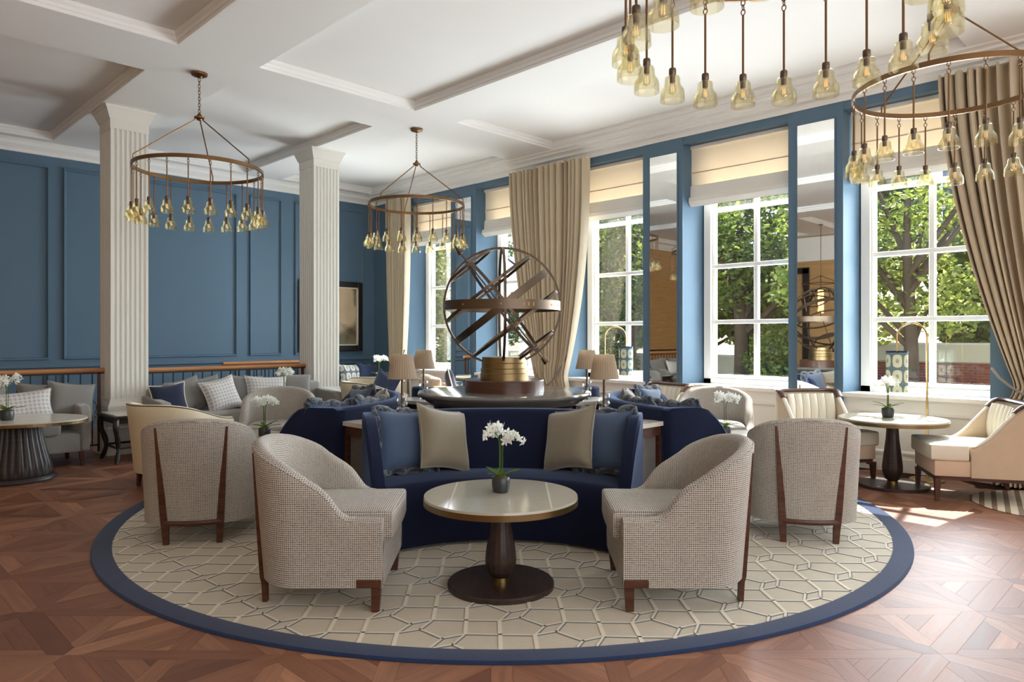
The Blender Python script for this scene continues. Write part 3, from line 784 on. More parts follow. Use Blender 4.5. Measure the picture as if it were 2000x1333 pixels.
# ================================================================== RUG
RZ = 0.014
t = thing('round_rug', 'large round cream rug with carved geometric lines and navy border', 'rug', RUGC[0], RUGC[1], 0)
RI = RUGR - 0.115
g = G(); n = 160
pr_ = [(RI, RZ - 0.004), (RI, RZ), (RI + 0.01, RZ + 0.003), (RUGR - 0.006, RZ + 0.002), (RUGR, RZ - 0.004), (RUGR + 0.002, 0.001)]
k = len(pr_)
g.add([(r * math.cos(2 * math.pi * i / n), r * math.sin(2 * math.pi * i / n), z) for i in range(n) for r, z in pr_], [[i * k + q, i * k + q + 1, ((i + 1) % n) * k + q + 1, ((i + 1) % n) * k + q][::-1] for i in range(n) for q in range(k - 1)])
g.build('border', 'rug_border', t)
G().lathe([(RI + 0.002, 0.002), (RI + 0.002, RZ - 0.002), (0.0001, RZ - 0.002)], 120).build('field', 'rug_field', t)
v1 = Vector((0.2275, 0.0)); v2 = Vector((0.0, 0.419))
def cr(X, Z):                       # offsets measured right / deep -> room axes
    return Vector((AX0 * X + AX1 * Z, -AX1 * X + AX0 * Z))
p0 = Vector((0, 0)); p1 = cr(.047, .102); p2 = cr(.145, .149); p3 = cr(.098, .040); mm_ = cr(-.155, .004)
org = Vector(W(-0.059, 3.326)) - Vector(RUGC)
gc, gg_ = G(), G()
def seg_clip(a, b, r):
    if a.length > r and b.length > r: return None
    if a.length <= r and b.length <= r: return a, b
    lo, hi = (a, b) if a.length <= r else (b, a)
    x0, x1 = 0.0, 1.0
    for _ in range(24):
        md = (x0 + x1) / 2
        if (lo + (hi - lo) * md).length <= r: x0 = md
        else: x1 = md
    q = lo + (hi - lo) * x0
    return (lo, q) if a.length <= r else (q, lo)
def strip(gg, a, b, w, off, z):
    c = seg_clip(a, b, RI - 0.004)
    if not c: return
    a, b = c; d = b - a
    if d.length < 0.004: return
    d.normalize(); nrm = Vector((-d.y, d.x)); e = d * w * 0.3
    q = [a - e + nrm * (off - w / 2), b + e + nrm * (off - w / 2), b + e + nrm * (off + w / 2), a - e + nrm * (off + w / 2)]
    gg.add([(p.x, p.y, z) for p in q] + [(p.x, p.y, z - 0.002) for p in q], [[0, 1, 2, 3], [0, 4, 5, 1], [1, 5, 6, 2], [2, 6, 7, 3], [3, 7, 4, 0]])
for i in range(-28, 29):
    for j in range(-16, 17):
        o_ = org + v1 * i + v2 * j
        if o_.length > RI + 0.5: continue
        fine = [(p0, p1), (p1, p2), (p2, p3), (p3, p0), (p3, v1 + p1), (p2 - v1 - v2, mm_), (mm_, p0)]
        for a, b in fine:
            strip(gc, o_ + a, o_ + b, 0.011, 0.0, RZ + 0.0006)
            dd = b - a
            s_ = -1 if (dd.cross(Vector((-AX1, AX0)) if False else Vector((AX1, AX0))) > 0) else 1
            strip(gg_, o_ + a, o_ + b, 0.007, s_ * 0.0088, RZ + 0.0004)  # carved line's shadow put in as a grey strip on its near side
        for a, b in ((mm_, p2 - v2), (p0, mm_ + v1)):
            strip(gc, o_ + a, o_ + b, 0.019, 0.0, RZ + 0.0009)
o = gc.build('cream_line', 'rug_cream', t, False); o['kind'] = 'stuff'
o = gg_.build('grey_line', 'rug_shadow_grey', t, False); o['kind'] = 'stuff'
FZ = RZ - 0.002                     # furniture stands on the rug pile

# ================================================================== UPHOLSTERY KIT
def ushell(path, hfun, z0, thick, flare, zin, nz=7, mat='tweed', name='shell', parent=None, roll=0.03):
    """a wall of upholstery swept along a plan path; path = list of (x, y, nx, ny, arc)"""
    g = G(); rows = []; uvr = []
    for (x, y, nx, ny, s) in path:
        h = hfun(x, y, s); pts = []; 
        def off(z): return flare(nx, ny) * max(0, (z - z0)) / 0.7
        for k in range(nz): 
            z = z0 + (h - roll - z0) * k / (nz - 1); pts.append((-off(z), z))
        T = thick
        for (d, dz) in ((0.10, 0.35), (0.28, 0.8), (0.5, 1.0), (0.72, 0.85), (0.92, 0.4)): pts.append((d * T - off(h), h - roll + roll * dz))
        zi = min(zin, h - roll - 0.01)
        for k in range(4):
            z = h - roll - 0.004 + (zi - h + roll + 0.004) * k / 3; pts.append((T - off(z) + 0.01 * k / 3, z))
        rows.append([(x - nx * d, y - ny * d, z) for d, z in pts])
        acc = [0.0]
        for a, b in zip(pts[:-1], pts[1:]): acc.append(acc[-1] + math.dist(a, b))
        uvr.append((s, acc))
    m_ = len(rows[0]); vs_ = [p for r_ in rows for p in r_]; fs = []; us = []
    for i in range(len(rows) - 1):
        for k in range(m_ - 1):
            fs.append([i * m_ + k, i * m_ + k + 1, (i + 1) * m_ + k + 1, (i + 1) * m_ + k][::-1])
            us.append([(uvr[i][0], uvr[i][1][k]), (uvr[i][0], uvr[i][1][k + 1]), (uvr[i + 1][0], uvr[i + 1][1][k + 1]), (uvr[i + 1][0], uvr[i + 1][1][k])][::-1])
    g.add(vs_, fs, us)
    for r_, fl in ((0, False), (len(rows) - 1, True)):
        idx = list(range(m_)); g.add(rows[r_], [idx[::-1] if fl else idx])
    ob = g.build(name, mat, parent, True, 50); return ob, rows
def upath(hx, yf, yc, ry, n=26, ns=10):
    pts = []
    for k in range(ns): pts.append((-hx, yf + (yc - yf) * k / ns, -1, 0))
    for k in range(n + 1):
        a = math.pi - math.pi * k / n; c, s = math.cos(a), math.sin(a)
        nx, ny = c / hx, s / ry; L_ = math.hypot(nx, ny); pts.append((hx * c, yc + ry * s, nx / L_, ny / L_))
    for k in range(1, ns + 1): pts.append((hx, yc + (yf - yc) * k / ns, 1, 0))
    out = []; s = 0
    for k, p in enumerate(pts):
        if k: s += math.dist(p[:2], pts[k - 1][:2])
        out.append(p + (s,))
    return out
def cushion_prism(outline, z0, z1, r, crown=0.012):
    """soft slab from a convex-ish outline (counter-clockwise)"""
    n = len(outline); cx_ = sum(p[0] for p in outline) / n; cy_ = sum(p[1] for p in outline) / n
    g = G(); rings = []
    for (ins, z) in ((r, z0), (r * .3, z0 + r * .3), (0, z0 + r), (0, z1 - r), (r * .3, z1 - r * .3), (r, z1), (r * 4, z1 + crown * .6)):
        L_ = []
        for (x, y) in outline:
            dx, dy = x - cx_, y - cy_; d = math.hypot(dx, dy); k = max(0.05, 1 - ins / d); L_.append((cx_ + dx * k, cy_ + dy * k, z))
        rings.append(L_)
    vs_ = [p for q in rings for p in q] + [(cx_, cy_, z1 + crown), (cx_, cy_, z0)]
    fs = [[a * n + i, a * n + (i + 1) % n, (a + 1) * n + (i + 1) % n, (a + 1) * n + i] for a in range(6) for i in range(n)]
    fs += [[6 * n + i, 6 * n + (i + 1) % n, 7 * n] for i in range(n)] + [[(i + 1) % n, i, 7 * n + 1] for i in range(n)]
    return g.add(vs_, fs)
def rounded_poly(x0, y0, x1, y1, r, n=5):
    out = []
    for (cx_, cy_, a0) in ((x1 - r, y0 + r, -90), (x1 - r, y1 - r, 0), (x0 + r, y1 - r, 90), (x0 + r, y0 + r, 180)):
        for k in range(n + 1):
            a = R(a0 + 90 * k / n); out.append((cx_ + r * math.cos(a), cy_ + r * math.sin(a)))
    return out
def taper(g, p0, p1, w0, w1, dy0=None, dy1=None):
    """square leg from p0 (top) to p1 (bottom)"""
    a, b = dy0 or w0, dy1 or w1; vs_ = []
    for (p, w, d) in ((p1, w1, b), (p0, w0, a)):
        for sx, sy in ((-1, -1), (1, -1), (1, 1), (-1, 1)): vs_.append((p[0] + sx * w / 2, p[1] + sy * d / 2, p[2]))
    return g.add(vs_, [[0, 3, 2, 1], [4, 5, 6, 7]] + [[i, (i + 1) % 4, 4 + (i + 1) % 4, 4 + i] for i in range(4)])

# ------------------------------------------------------------------ tweed tub chair (faces -y locally)
def tub_chair(label):
    t = thing('tub_chair', label, 'armchair', 0, 0, 0, 0, 'tweed tub chairs')
    HX, YF, YC, RYY = 0.345, -0.335, 0.075, 0.245
    def hf(x, y, s):
        q = (y - YF) / (YC + RYY - YF); T_ = [(0, .458), (.20, .460), (.27, .468), (.32, .49), (.37, .535), (.42, .58), (.48, .612), (.56, .645), (.72, .715), (.9, .782), (1.0, .812), (1.1, .82)]
        for (a, b), (c, d) in zip(T_[:-1], T_[1:]):
            if q <= c: return b + (d - b) * max(0, (q - a) / (c - a))
        return .812
    fl = lambda nx, ny: 0.012 + 0.05 * max(0, ny)
    sh, rows = ushell(upath(HX, YF, YC, RYY, 30, 26), hf, 0.125, 0.075, fl, 0.36, parent=t)
    # piping round the outer top edge and down the front of the arms
    G().tube([Vector(r_[7]) * 1.0 for r_ in rows], 0.0045, 6).build('piping', 'tweed', t)
    il = [(0.262, -0.372), (0.262, 0.06)] + [(0.262 * math.cos(a), 0.06 + 0.175 * math.sin(a)) for a in [math.pi * k / 12 for k in range(1, 12)]] + [(-0.262, 0.06), (-0.262, -0.372)]
    out = [(-0.262 + 0.524 * k / 6, -0.372 - 0.012 * math.sin(math.pi * k / 6)) for k in range(7)] + [(0.262, -0.30), (0.262, -0.2), (0.262, -0.1)] + il[1:-1] + [(-0.262, -0.1), (-0.262, -0.2), (-0.262, -0.30)]
    cu = cushion_prism(out, 0.335, 0.475, 0.018, 0.014).build('seat_cushion', 'tweed', t, True, 55)
    G().prism([(-0.31, -0.335), (0.31, -0.335)] + [(0.315 * math.cos(a), 0.06 + 0.215 * math.sin(a)) for a in [math.pi * k / 14 for k in range(15)]], 0.127, 0.34).build('seat_base', 'tweed', t, False)
    for sx in (-1, 1):
        g = G(); taper(g, (sx * 0.312, -0.305, 0.165), (sx * 0.305, -0.298, 0.0), 0.05, 0.036)
        g.box((sx * 0.328, -0.272, 0.145), (0.045, 0.12, 0.04), bev=0.004, seg=1); g.build('leg', 'walnut', t, False)
        g = G(); pts = []
        for k in range(11):
            z = 0.755 - (0.755 - 0.13) * k / 10; x = 0.212 - (0.212 - 0.168) * k / 10
            pts.append((sx * x, YC + RYY * math.sqrt(1 - (x / HX) ** 2) + 0.058 * (z - 0.125) / 0.7 * 0.9 + 0.001, z, 0.010 + 0.011 * min(1, k / 8)))
        pts += [(sx * 0.166, 0.283, 0.10, 0.021), (sx * 0.162, 0.28, 0.0, 0.017)]
        vs_ = []
        for (x, y, z, w) in pts: vs_ += [(x - w, y - 0.012, z), (x + w, y - 0.012, z), (x + w, y + 0.011, z), (x - w, y + 0.011, z)]
        n = len(pts); fs = [[i * 4 + k, (i + 1) * 4 + k, (i + 1) * 4 + (k + 1) % 4, i * 4 + (k + 1) % 4] for i in range(n - 1) for k in range(4)] + [[0, 1, 2, 3], [4 * n - 1, 4 * n - 2, 4 * n - 3, 4 * n - 4]]
        g.add(vs_, fs); g.build('rear_leg', 'walnut', t, False)
    pts = [(x, YC + RYY * math.sqrt(1 - (x / HX) ** 2) + 0.004, 0.14) for x in [-0.175 + 0.35 * k / 8 for k in range(9)]]
    G().tube(pts, 0.018, 6, flat=(0.7, 1.0)).build('back_rail', 'walnut', t, False)
    return t
c0 = tub_chair('tweed tub chair in the left foreground, seen from its side, facing the round table')
place(c0, -0.965, 3.745, 91, FZ)
for (X, Z, a, lb) in ((0.875, 3.745, -91, 'tweed tub chair in the right foreground, seen from its side, facing the round table'),
                      (-2.10, 4.84, 190, 'tweed tub chair at the left, turned away, two wooden strips up its back'),
                      (1.96, 4.86, 172, 'tweed tub chair at the right, turned away, two wooden strips up its back'),
                      (-2.33, 7.06, 12, 'tweed tub chair further back at the left, facing forward behind a small orchid'),
                      (2.04, 7.1, -14, 'tweed tub chair further back at the right, facing forward behind a small orchid')):
    place(copy_tree(c0, lb), X, Z, a, FZ)

# ------------------------------------------------------------------ crescent velvet sofas round the centre table
PCX, PCZ = -0.065, 6.02
def sofa(label):
    t = thing('curved_sofa', label, 'sofa', 0, 0, 0, 0, 'navy velvet crescent sofas')
    A = R(40); n = 30
    def AR(r): return R(42.0 - (r - 1.13) * 16.0)
    def sw(prof, a0, a1, nn):
        g = G(); k = len(prof)
        vs_ = [(r * math.sin(AR(r) * (2 * i / nn - 1)), r * math.cos(AR(r) * (2 * i / nn - 1)), z) for i in range(nn + 1) for r, z in prof]
        fs = [[i * k + q, (i + 1) * k + q, (i + 1) * k + (q + 1) % k, i * k + (q + 1) % k] for i in range(nn) for q in range(k)]
        fs += [list(range(k)), [nn * k + q for q in range(k)][::-1]]
        return g.add(vs_, fs)
    seat = [(1.0, 0.02), (0.985, 0.30), (0.99, 0.385), (1.005, 0.408), (1.03, 0.418), (1.30, 0.412), (1.46, 0.405), (1.46, 0.02)]
    sw(seat, -A, A, n).build('seat', 'navy_velvet', t, True, 60)
    back = [(1.40, 0.38), (1.435, 0.60), (1.465, 0.775), (1.475, 0.80), (1.495, 0.815), (1.53, 0.818), (1.565, 0.81), (1.58, 0.79), (1.575, 0.4), (1.55, 0.02), (1.44, 0.02)]
    sw(back, -A - 0.03, A + 0.03, n).build('backrest', 'navy_velvet', t, True, 60)
    G().tube([(1.10 * math.sin(a), 1.10 * math.cos(a), 0.03) for a in [-A + 2 * A * k / 12 for k in range(13)]], 0.02, 6).build('plinth_edge', 'ebony', t)
    for s in (-1, 1):
        prof = [(1.02, 0.02), (1.02, 0.30), (1.04, 0.42), (1.085, 0.53), (1.125, 0.61), (1.18, 0.69), (1.235, 0.755), (1.29, 0.80), (1.35, 0.818), (1.55, 0.818), (1.578, 0.80), (1.55, 0.02)]
        g = G(); k = len(prof); rowz = []
        for (da, sh_) in ((0.0, 0.012), (0.008, 0.0), (0.082, 0.0), (0.095, 0.014)):
            rw = []
            for r, z in prof:
                q = r + (sh_ if r < 1.3 else -sh_); aa = s * (AR(r) - 0.012 + da / r); rw.append((q * math.sin(aa), q * math.cos(aa), z - (sh_ if z > 0.5 else 0)))
            rowz.append(rw)
        vs_ = [p for q in rowz for p in q]
        fs = [[i * k + q, (i + 1) * k + q, (i + 1) * k + (q + 1) % k, i * k + (q + 1) % k] for i in range(3) for q in range(k)] + [list(range(k)), [3 * k + q for q in range(k)][::-1]]
        if s < 0: fs = [f[::-1] for f in fs]
        g.add(vs_, fs); g.build('arm', 'navy_velvet', t, True, 50)
    return t
SD = 2.44
s0 = sofa('navy velvet crescent sofa in the centre behind the round table, with four cushions')
def put_sofa(o, a):
    # centre of curvature lies SD from the middle, in direction a (0 = toward the viewpoint, 90 = right)
    dX, dZ = math.sin(R(a)) * SD, -math.cos(R(a)) * SD
    return place(o, PCX + dX, PCZ + dZ, a, FZ)
put_sofa(s0, 0)
put_sofa(copy_tree(s0, 'navy velvet crescent sofa at the left of the centre table, its back toward the sphere'), -90)
put_sofa(copy_tree(s0, 'navy velvet crescent sofa at the right of the centre table, its back toward the sphere'), 90)
put_sofa(copy_tree(s0, 'navy velvet crescent sofa on the far side of the centre table, facing the windows'), 180)

# ------------------------------------------------------------------ scatter cushions
def pillow_mesh(w, h, d, mat, name='cover', ears=0.10, n=18):
    g = G()
    for s in (1, -1):
        def fn(u, v):
            a, b = 2 * u - 1, 2 * v - 1
            x = a * w / 2 * (1 - ears * (1 - b * b) ** 1.0 * 1.0); z = b * h / 2 * (1 - ears * (1 - a * a))
            f = max(0.0, (1 - a ** 4)) ** 0.55 * max(0.0, (1 - b ** 4)) ** 0.55
            return (x, -s * d / 2 * f, z + h / 2)
        g.grid(fn, n, n, uvs=(w, h), flip=(s < 0))
    return g.mesh(name, mat, True, 80)
def edge_pts(w, h, ears, n=14):
    out = []
    for k in range(n): a = -1 + 2 * k / n; out.append((a * w / 2, -h / 2 * (1 - ears * (1 - a * a))))
    for k in range(n): b = -1 + 2 * k / n; out.append((w / 2 * (1 - ears * (1 - b * b)), b * h / 2))
    for k in range(n): a = 1 - 2 * k / n; out.append((a * w / 2, h / 2 * (1 - ears * (1 - a * a))))
    for k in range(n): b = 1 - 2 * k / n; out.append((-w / 2 * (1 - ears * (1 - b * b)), b * h / 2))
    return [(x, 0, z + h / 2) for x, z in out]
PM = {}
def cushion(label, kind, w=0.46, h=0.46, d=0.15):
    key = (kind, w, h)
    t = thing('cushion', label, 'cushion', 0, 0)
    if key not in PM:
        mat, trim = {'taupe': ('taupe_velvet', 'piping'), 'fur': ('blue_linen', 'fur'), 'grey': ('grey_linen', 'piping'), 'lozenge': ('lozenge_linen', 'piping'), 'navy': ('navy_cloth', 'cream'), 'blue': ('blue_velvet', 'piping'), 'ogee': ('ogee_print', 'piping')}[kind]
        e = 0.12
        a = pillow_mesh(w, h, d, mat, ears=e)
        g = G(); pts = edge_pts(w, h, e)
        if trim == 'fur':
            rr_ = random.Random(5); g.tube([(x + rr_.uniform(-.006, .006), rr_.uniform(-.01, .01), z + rr_.uniform(-.006, .006)) for x, y, z in pts], [0.026 + 0.010 * math.sin(k * 1.3) + rr_.uniform(-.003, .004) for k in range(len(pts))], 9, True); b = g.mesh('fur_edge', 'fur_trim', True, 80)
        else:
            g.tube(pts, 0.006 if trim == 'piping' else 0.009, 6, True); b = g.mesh('piping', mat if trim == 'piping' else 'cream_piping', True, 80)
        PM[key] = (a, b)
    a, b = PM[key]; link('cover', a, t); link('fur_edge' if kind == 'fur' else 'piping', b, t); return t
def lean(o, X, Z, z, yaw, tilt, roll=0.0):
    x, y = W(X, Z); o.location = (x, y, z); o.rotation_mode = 'XYZ'
    o.rotation_euler = (R(-tilt), R(roll), PHI + R(yaw)); return o
def lean_w(o, x, y, z, rz, tilt, roll=0.0):
    o.location = (x, y, z); o.rotation_euler = (R(-tilt), R(roll), R(rz)); return o
ZS = FZ + 0.42
lean(cushion('blue linen cushion with fur trim at the left end of the centre sofa', 'fur', 0.46, 0.44), PCX - 0.63, 4.72, ZS, 38, 14, 4)
lean(cushion('taupe velvet cushion at the left side of the centre sofa', 'taupe', 0.44, 0.44), PCX - 0.375, 4.74, ZS + 0.015, 46, 20, 12)
lean(cushion('blue linen cushion with fur trim at the right end of the centre sofa', 'fur', 0.46, 0.44), PCX + 0.66, 4.72, ZS, -38, 14, -4)
lean(cushion('taupe velvet cushion at the right side of the centre sofa', 'taupe', 0.44, 0.44), PCX + 0.43, 4.74, ZS + 0.015, -46, 20, -12)
for s, nm in ((-1, 'left'), (1, 'right')):
    for (dx, dz, yaw, kind, what) in ((1.37, -0.66, 130, 'fur', 'fur-trimmed blue cushion at the near end of the %s-hand sofa'),
                                      (1.16, -0.42, 108, 'fur', 'fur-trimmed blue cushion in the middle of the %s-hand sofa'),
                                      (1.20, 0.42, 76, 'taupe', 'taupe cushion showing over the back of the %s-hand sofa'),
                                      (1.42, 0.68, 52, 'fur', 'fur-trimmed blue cushion at the far end of the %s-hand sofa')):
        lean(cushion(what % nm, kind, 0.46, 0.45), PCX + s * dx, PCZ + dz, ZS, s * yaw, 14, s * 4)

# ------------------------------------------------------------------ centre display table and armillary sphere
x, y = W(PCX, PCZ)
t = thing('display_table', 'round dark display table with moulded edge in the middle of the sofas', 'table', x, y, PHI, FZ)
G().lathe([(0.52, 0.0), (0.60, 0.0), (0.60, 0.12), (0.57, 0.14), (0.57, 0.74), (0.60, 0.775), (0.60, 0.78)], 64).build('body', 'wenge', t)
G().lathe([(0.58, 0.775), (0.63, 0.775), (0.64, 0.79), (0.665, 0.797), (0.68, 0.812), (0.70, 0.822), (0.715, 0.838), (0.728, 0.842), (0.732, 0.855), (0.726, 0.866), (0.71, 0.87), (0.0001, 0.87)], 96).build('top', 'stone_gloss', t, True, 25)
TT = FZ + 0.87
t = thing('armillary_sphere', 'large bronze armillary sphere on stepped brass and wood drums', 'sculpture', x, y, PHI, TT)
G().lathe([(0.0001, 0.0), (0.335, 0.0), (0.335, 0.09), (0.328, 0.097), (0.0001, 0.097)], 72).build('wooden_drum', 'drum_wood', t, True, 25)
G().lathe([(0.205, 0.097), (0.205, 0.15), (0.200, 0.155), (0.200, 0.19), (0.193, 0.195), (0.193, 0.235), (0.188, 0.243), (0.188, 0.285), (0.182, 0.288), (0.0001, 0.288)], 64).build('brass_drum', 'old_brass', t, True, 20)
SC = Vector((-0.02, 0, 1.60 - TT)); AXV = Vector((-0.616, 0.0, 0.788))
def band(Rr, w, th, nrm, off=0.0, n=72):
    nrm = nrm.normalized(); a = nrm.orthogonal().normalized(); b = nrm.cross(a); g = G(); vs_ = []
    for i in range(n):
        q = 2 * math.pi * i / n; d = a * math.cos(q) + b * math.sin(q)
        for (rr_, ww) in ((Rr, -w / 2), (Rr + th, -w / 2), (Rr + th, w / 2), (Rr, w / 2)): vs_.append(SC + d * rr_ + nrm * (ww + off))
    return g.add(vs_, [[i * 4 + k, ((i + 1) % n) * 4 + k, ((i + 1) % n) * 4 + (k + 1) % 4, i * 4 + (k + 1) % 4] for i in range(n) for k in range(4)])
band(0.484, 0.030, 0.018, Vector((0.06, 1, 0))).build('meridian_ring', 'dark_bronze', t)
band(0.486, 0.022, 0.010, Vector((1, 0.07, 0))).build('meridian_ring', 'dark_bronze', t)
band(0.487, 0.078, 0.008, Vector((0, 0.0, 1))).build('horizon_band', 'dark_bronze', t)
band(0.474, 0.058, 0.007, AXV + Vector((0, -0.033, 0))).build('equator_band', 'dark_bronze', t)
for s in (-1, 1):
    band(0.440, 0.026, 0.010, AXV + Vector((0, -0.033, 0)), s * 0.185).build('tropic_ring', 'dark_bronze', t)
    band(0.205, 0.022, 0.010, AXV + Vector((0, -0.033, 0)), s * 0.435).build('polar_ring', 'dark_bronze', t)
band(0.476, 0.024, 0.010, Vector((0.788, 0.07, 0.616))).build('colure_ring', 'dark_bronze', t)
g = G(); g.tube([SC - AXV * 0.56, SC + AXV * 0.56], 0.0065, 8)
g.tube([SC + AXV * 0.56, SC + AXV * 0.565, SC + AXV * 0.655], [0.012, 0.026, 0.001], 4)
g.tube([SC - AXV * 0.615, SC - AXV * 0.56, SC - AXV * 0.55], [0.024, 0.016, 0.007], 4); g.build('arrow', 'dark_bronze', t, False)
for k, a in enumerate((200, 232, 270, 291, 296, 301, 325, 340)):
    d = Vector((math.cos(R(a)), math.sin(R(a)), 0))
    G().box((0, 0, 0), (0.006, 0.005, 0.03 if k in (3, 4, 5) else 0.012)).build('engraved_mark', 'brass', t, False, loc=SC + d * 0.496)

# ------------------------------------------------------------------ side tables between the sofas, with lamps
def side_table(label):
    t = thing('side_table', label, 'side table', 0, 0, 0, 0, 'wedge side tables')
    # local -y points away from the middle; wedge between r = 0.80 and r = 1.62
    poly = [(-0.09, 0.0), (-0.21, -0.62), (0.21, -0.62), (0.09, 0.0)]
    G().prism(poly, 0.69, 0.72).build('stone_top', 'marble_cream', t, False)
    G().prism(inset(poly, 0.02), 0.62, 0.689).build('apron', 'walnut', t, False)
    for (a, b) in ((-0.175, -0.585), (0.175, -0.585), (-0.075, -0.05), (0.075, -0.05)):
        G().box((a, b, 0.31), (0.035, 0.035, 0.62)).build('leg', 'walnut', t, False)
    G().prism(inset(poly, 0.05), 0.12, 0.62).build('cabinet', 'stone_gloss', t, False)
    return t
def lamp(label):
    t = thing('table_lamp', label, 'lamp', 0, 0, 0, 0, 'pleated table lamps')
    for z in (0.0, 0.063, 0.126):
        G().lathe([(0.0001, 0.002), (0.040, 0.002), (0.043, 0.006), (0.043, 0.054), (0.040, 0.058), (0.0001, 0.058)], 24, (0, 0, z)).build('crystal_block', 'clear_crystal', t)
    G().lathe([(0.012, 0.0), (0.012, 0.19), (0.010, 0.19), (0.010, 0.305), (0.022, 0.310), (0.022, 0.314), (0.006, 0.315), (0.006, 0.45), (0.0001, 0.46)], 14).build('stem', 'dark_bronze', t)
    g = G(); n = 96
    def fn(u, v):
        r = 0.108 - (0.108 - 0.072) * v + 0.0022 * math.cos(u * 2 * math.pi * 32); a = 2 * math.pi * u
        return (r * math.cos(a), r * math.sin(a), 0.30 + 0.178 * v)
    g.grid(fn, 128, 3, cu=True); o = g.build('shade', 'shade_silk', t, True, 60)
    G().tube([(0.109 * math.cos(a), 0.109 * math.sin(a), 0.30) for a in [k * math.pi / 16 for k in range(32)]], 0.003, 5, True).build('shade_trim', 'shade_silk', t)
    return t
st0 = lt0 = None
for (a, nm, nl) in ((-45, 'marble-topped wooden side table left of the centre sofa', 'table lamp with pleated shade on crystal blocks, nearer one left of the sphere'),
                    (45, 'marble-topped wooden side table right of the centre sofa', 'table lamp with pleated shade on crystal blocks, nearer one right of the sphere'),
                    (-135, 'side table behind the sphere on its left', 'smaller-looking table lamp further back on the left of the sphere'),
                    (135, 'side table behind the sphere on its right', 'smaller-looking table lamp further back on the right of the sphere')):
    if st0 is None: st0 = side_table(nm); o = st0
    else: o = copy_tree(st0, nm)
    dX, dZ = math.sin(R(a)), -math.cos(R(a))
    place(o, PCX + dX * 0.84, PCZ + dZ * 0.84, a, FZ)
    if lt0 is None: lt0 = lamp(nl); o = lt0
    else: o = copy_tree(lt0, nl)
    k = 0.75 if abs(a) < 90 else 0.79
    place(o, PCX + (k if a > 0 else -k), PCZ + (-0.75 if abs(a) < 90 else 0.84), a, FZ + 0.72)

# ------------------------------------------------------------------ pedestal tables
def pedestal(label, rt, h, rb, square_pot=False):
    t = thing('pedestal_table', label, 'table', 0, 0, 0, 0, 'turned pedestal tables')
    k = h / 0.49
    G().lathe([(0.0001, 0), (rb, 0), (rb, 0.022), (rb - 0.006, 0.028), (0.0001, 0.028)], 64).build('base', 'wenge', t, True, 25)
    G().lathe([(0.045, 0.028), (0.045, 0.05), (0.040, 0.053), (0.0001, 0.053)], 32).build('brass_collar', 'brass', t, True, 25)
    p = [(0.040, 0.053), (0.058, 0.062), (0.074, 0.085), (0.083, 0.12), (0.084, 0.15), (0.078, 0.20), (0.066, 0.27), (0.055, 0.34), (0.050, 0.40), (0.052, 0.445)]
    p = [(r, 0.053 + (z - 0.053) * (h - 0.045 - 0.053) / (0.445 - 0.053)) for r, z in p]
    G().lathe(p, 16).build('pedestal', 'wenge', t, True, 20)
    G().lathe([(rt - 0.02, h - 0.045), (rt, h - 0.043), (rt, h - 0.012), (rt - 0.02, h - 0.012)], 80).build('brass_rim', 'old_brass', t, True, 25)
    tp = G().lathe([(rt - 0.02, h - 0.014), (rt - 0.001, h - 0.012), (rt - 0.003, h), (0.0001, h)], 80).build('top', 'tabletop_hide', t, True, 25)
    g = G()
    for s in (-1, 1):
        g.box((s * rt * 0.62, 0, h + 0.0003), (0.010, 2 * rt * 0.76, 0.0006))
    g.build('inlay_strip', 'marble_cream', t, False)
    return t
place(pedestal('round pedestal table with pale top and brass rim in the foreground, holding an orchid', 0.412, 0.488, 0.285), -0.06, 3.80, 0, FZ)
place(pedestal('round pedestal table at the left between two tweed chairs', 0.40, 0.488, 0.28), PCX - 2.26, 6.0, 90, FZ)
place(pedestal('round pedestal table at the right between two tweed chairs', 0.40, 0.488, 0.28), PCX + 2.2, 6.02, 90, FZ)
place(pedestal('round pedestal table by the window between two cream chairs', 0.445, 0.611, 0.30), 3.41, 6.36, 45, 0)
place(pedestal('round pedestal table in front of the long grey banquette', 0.42, 0.58, 0.28), -2.72, 8.55, 45, 0)
place(pedestal('round pedestal table in the far corner by the patterned banquette', 0.40, 0.62, 0.28), -2.15, 11.55, 45, 0)

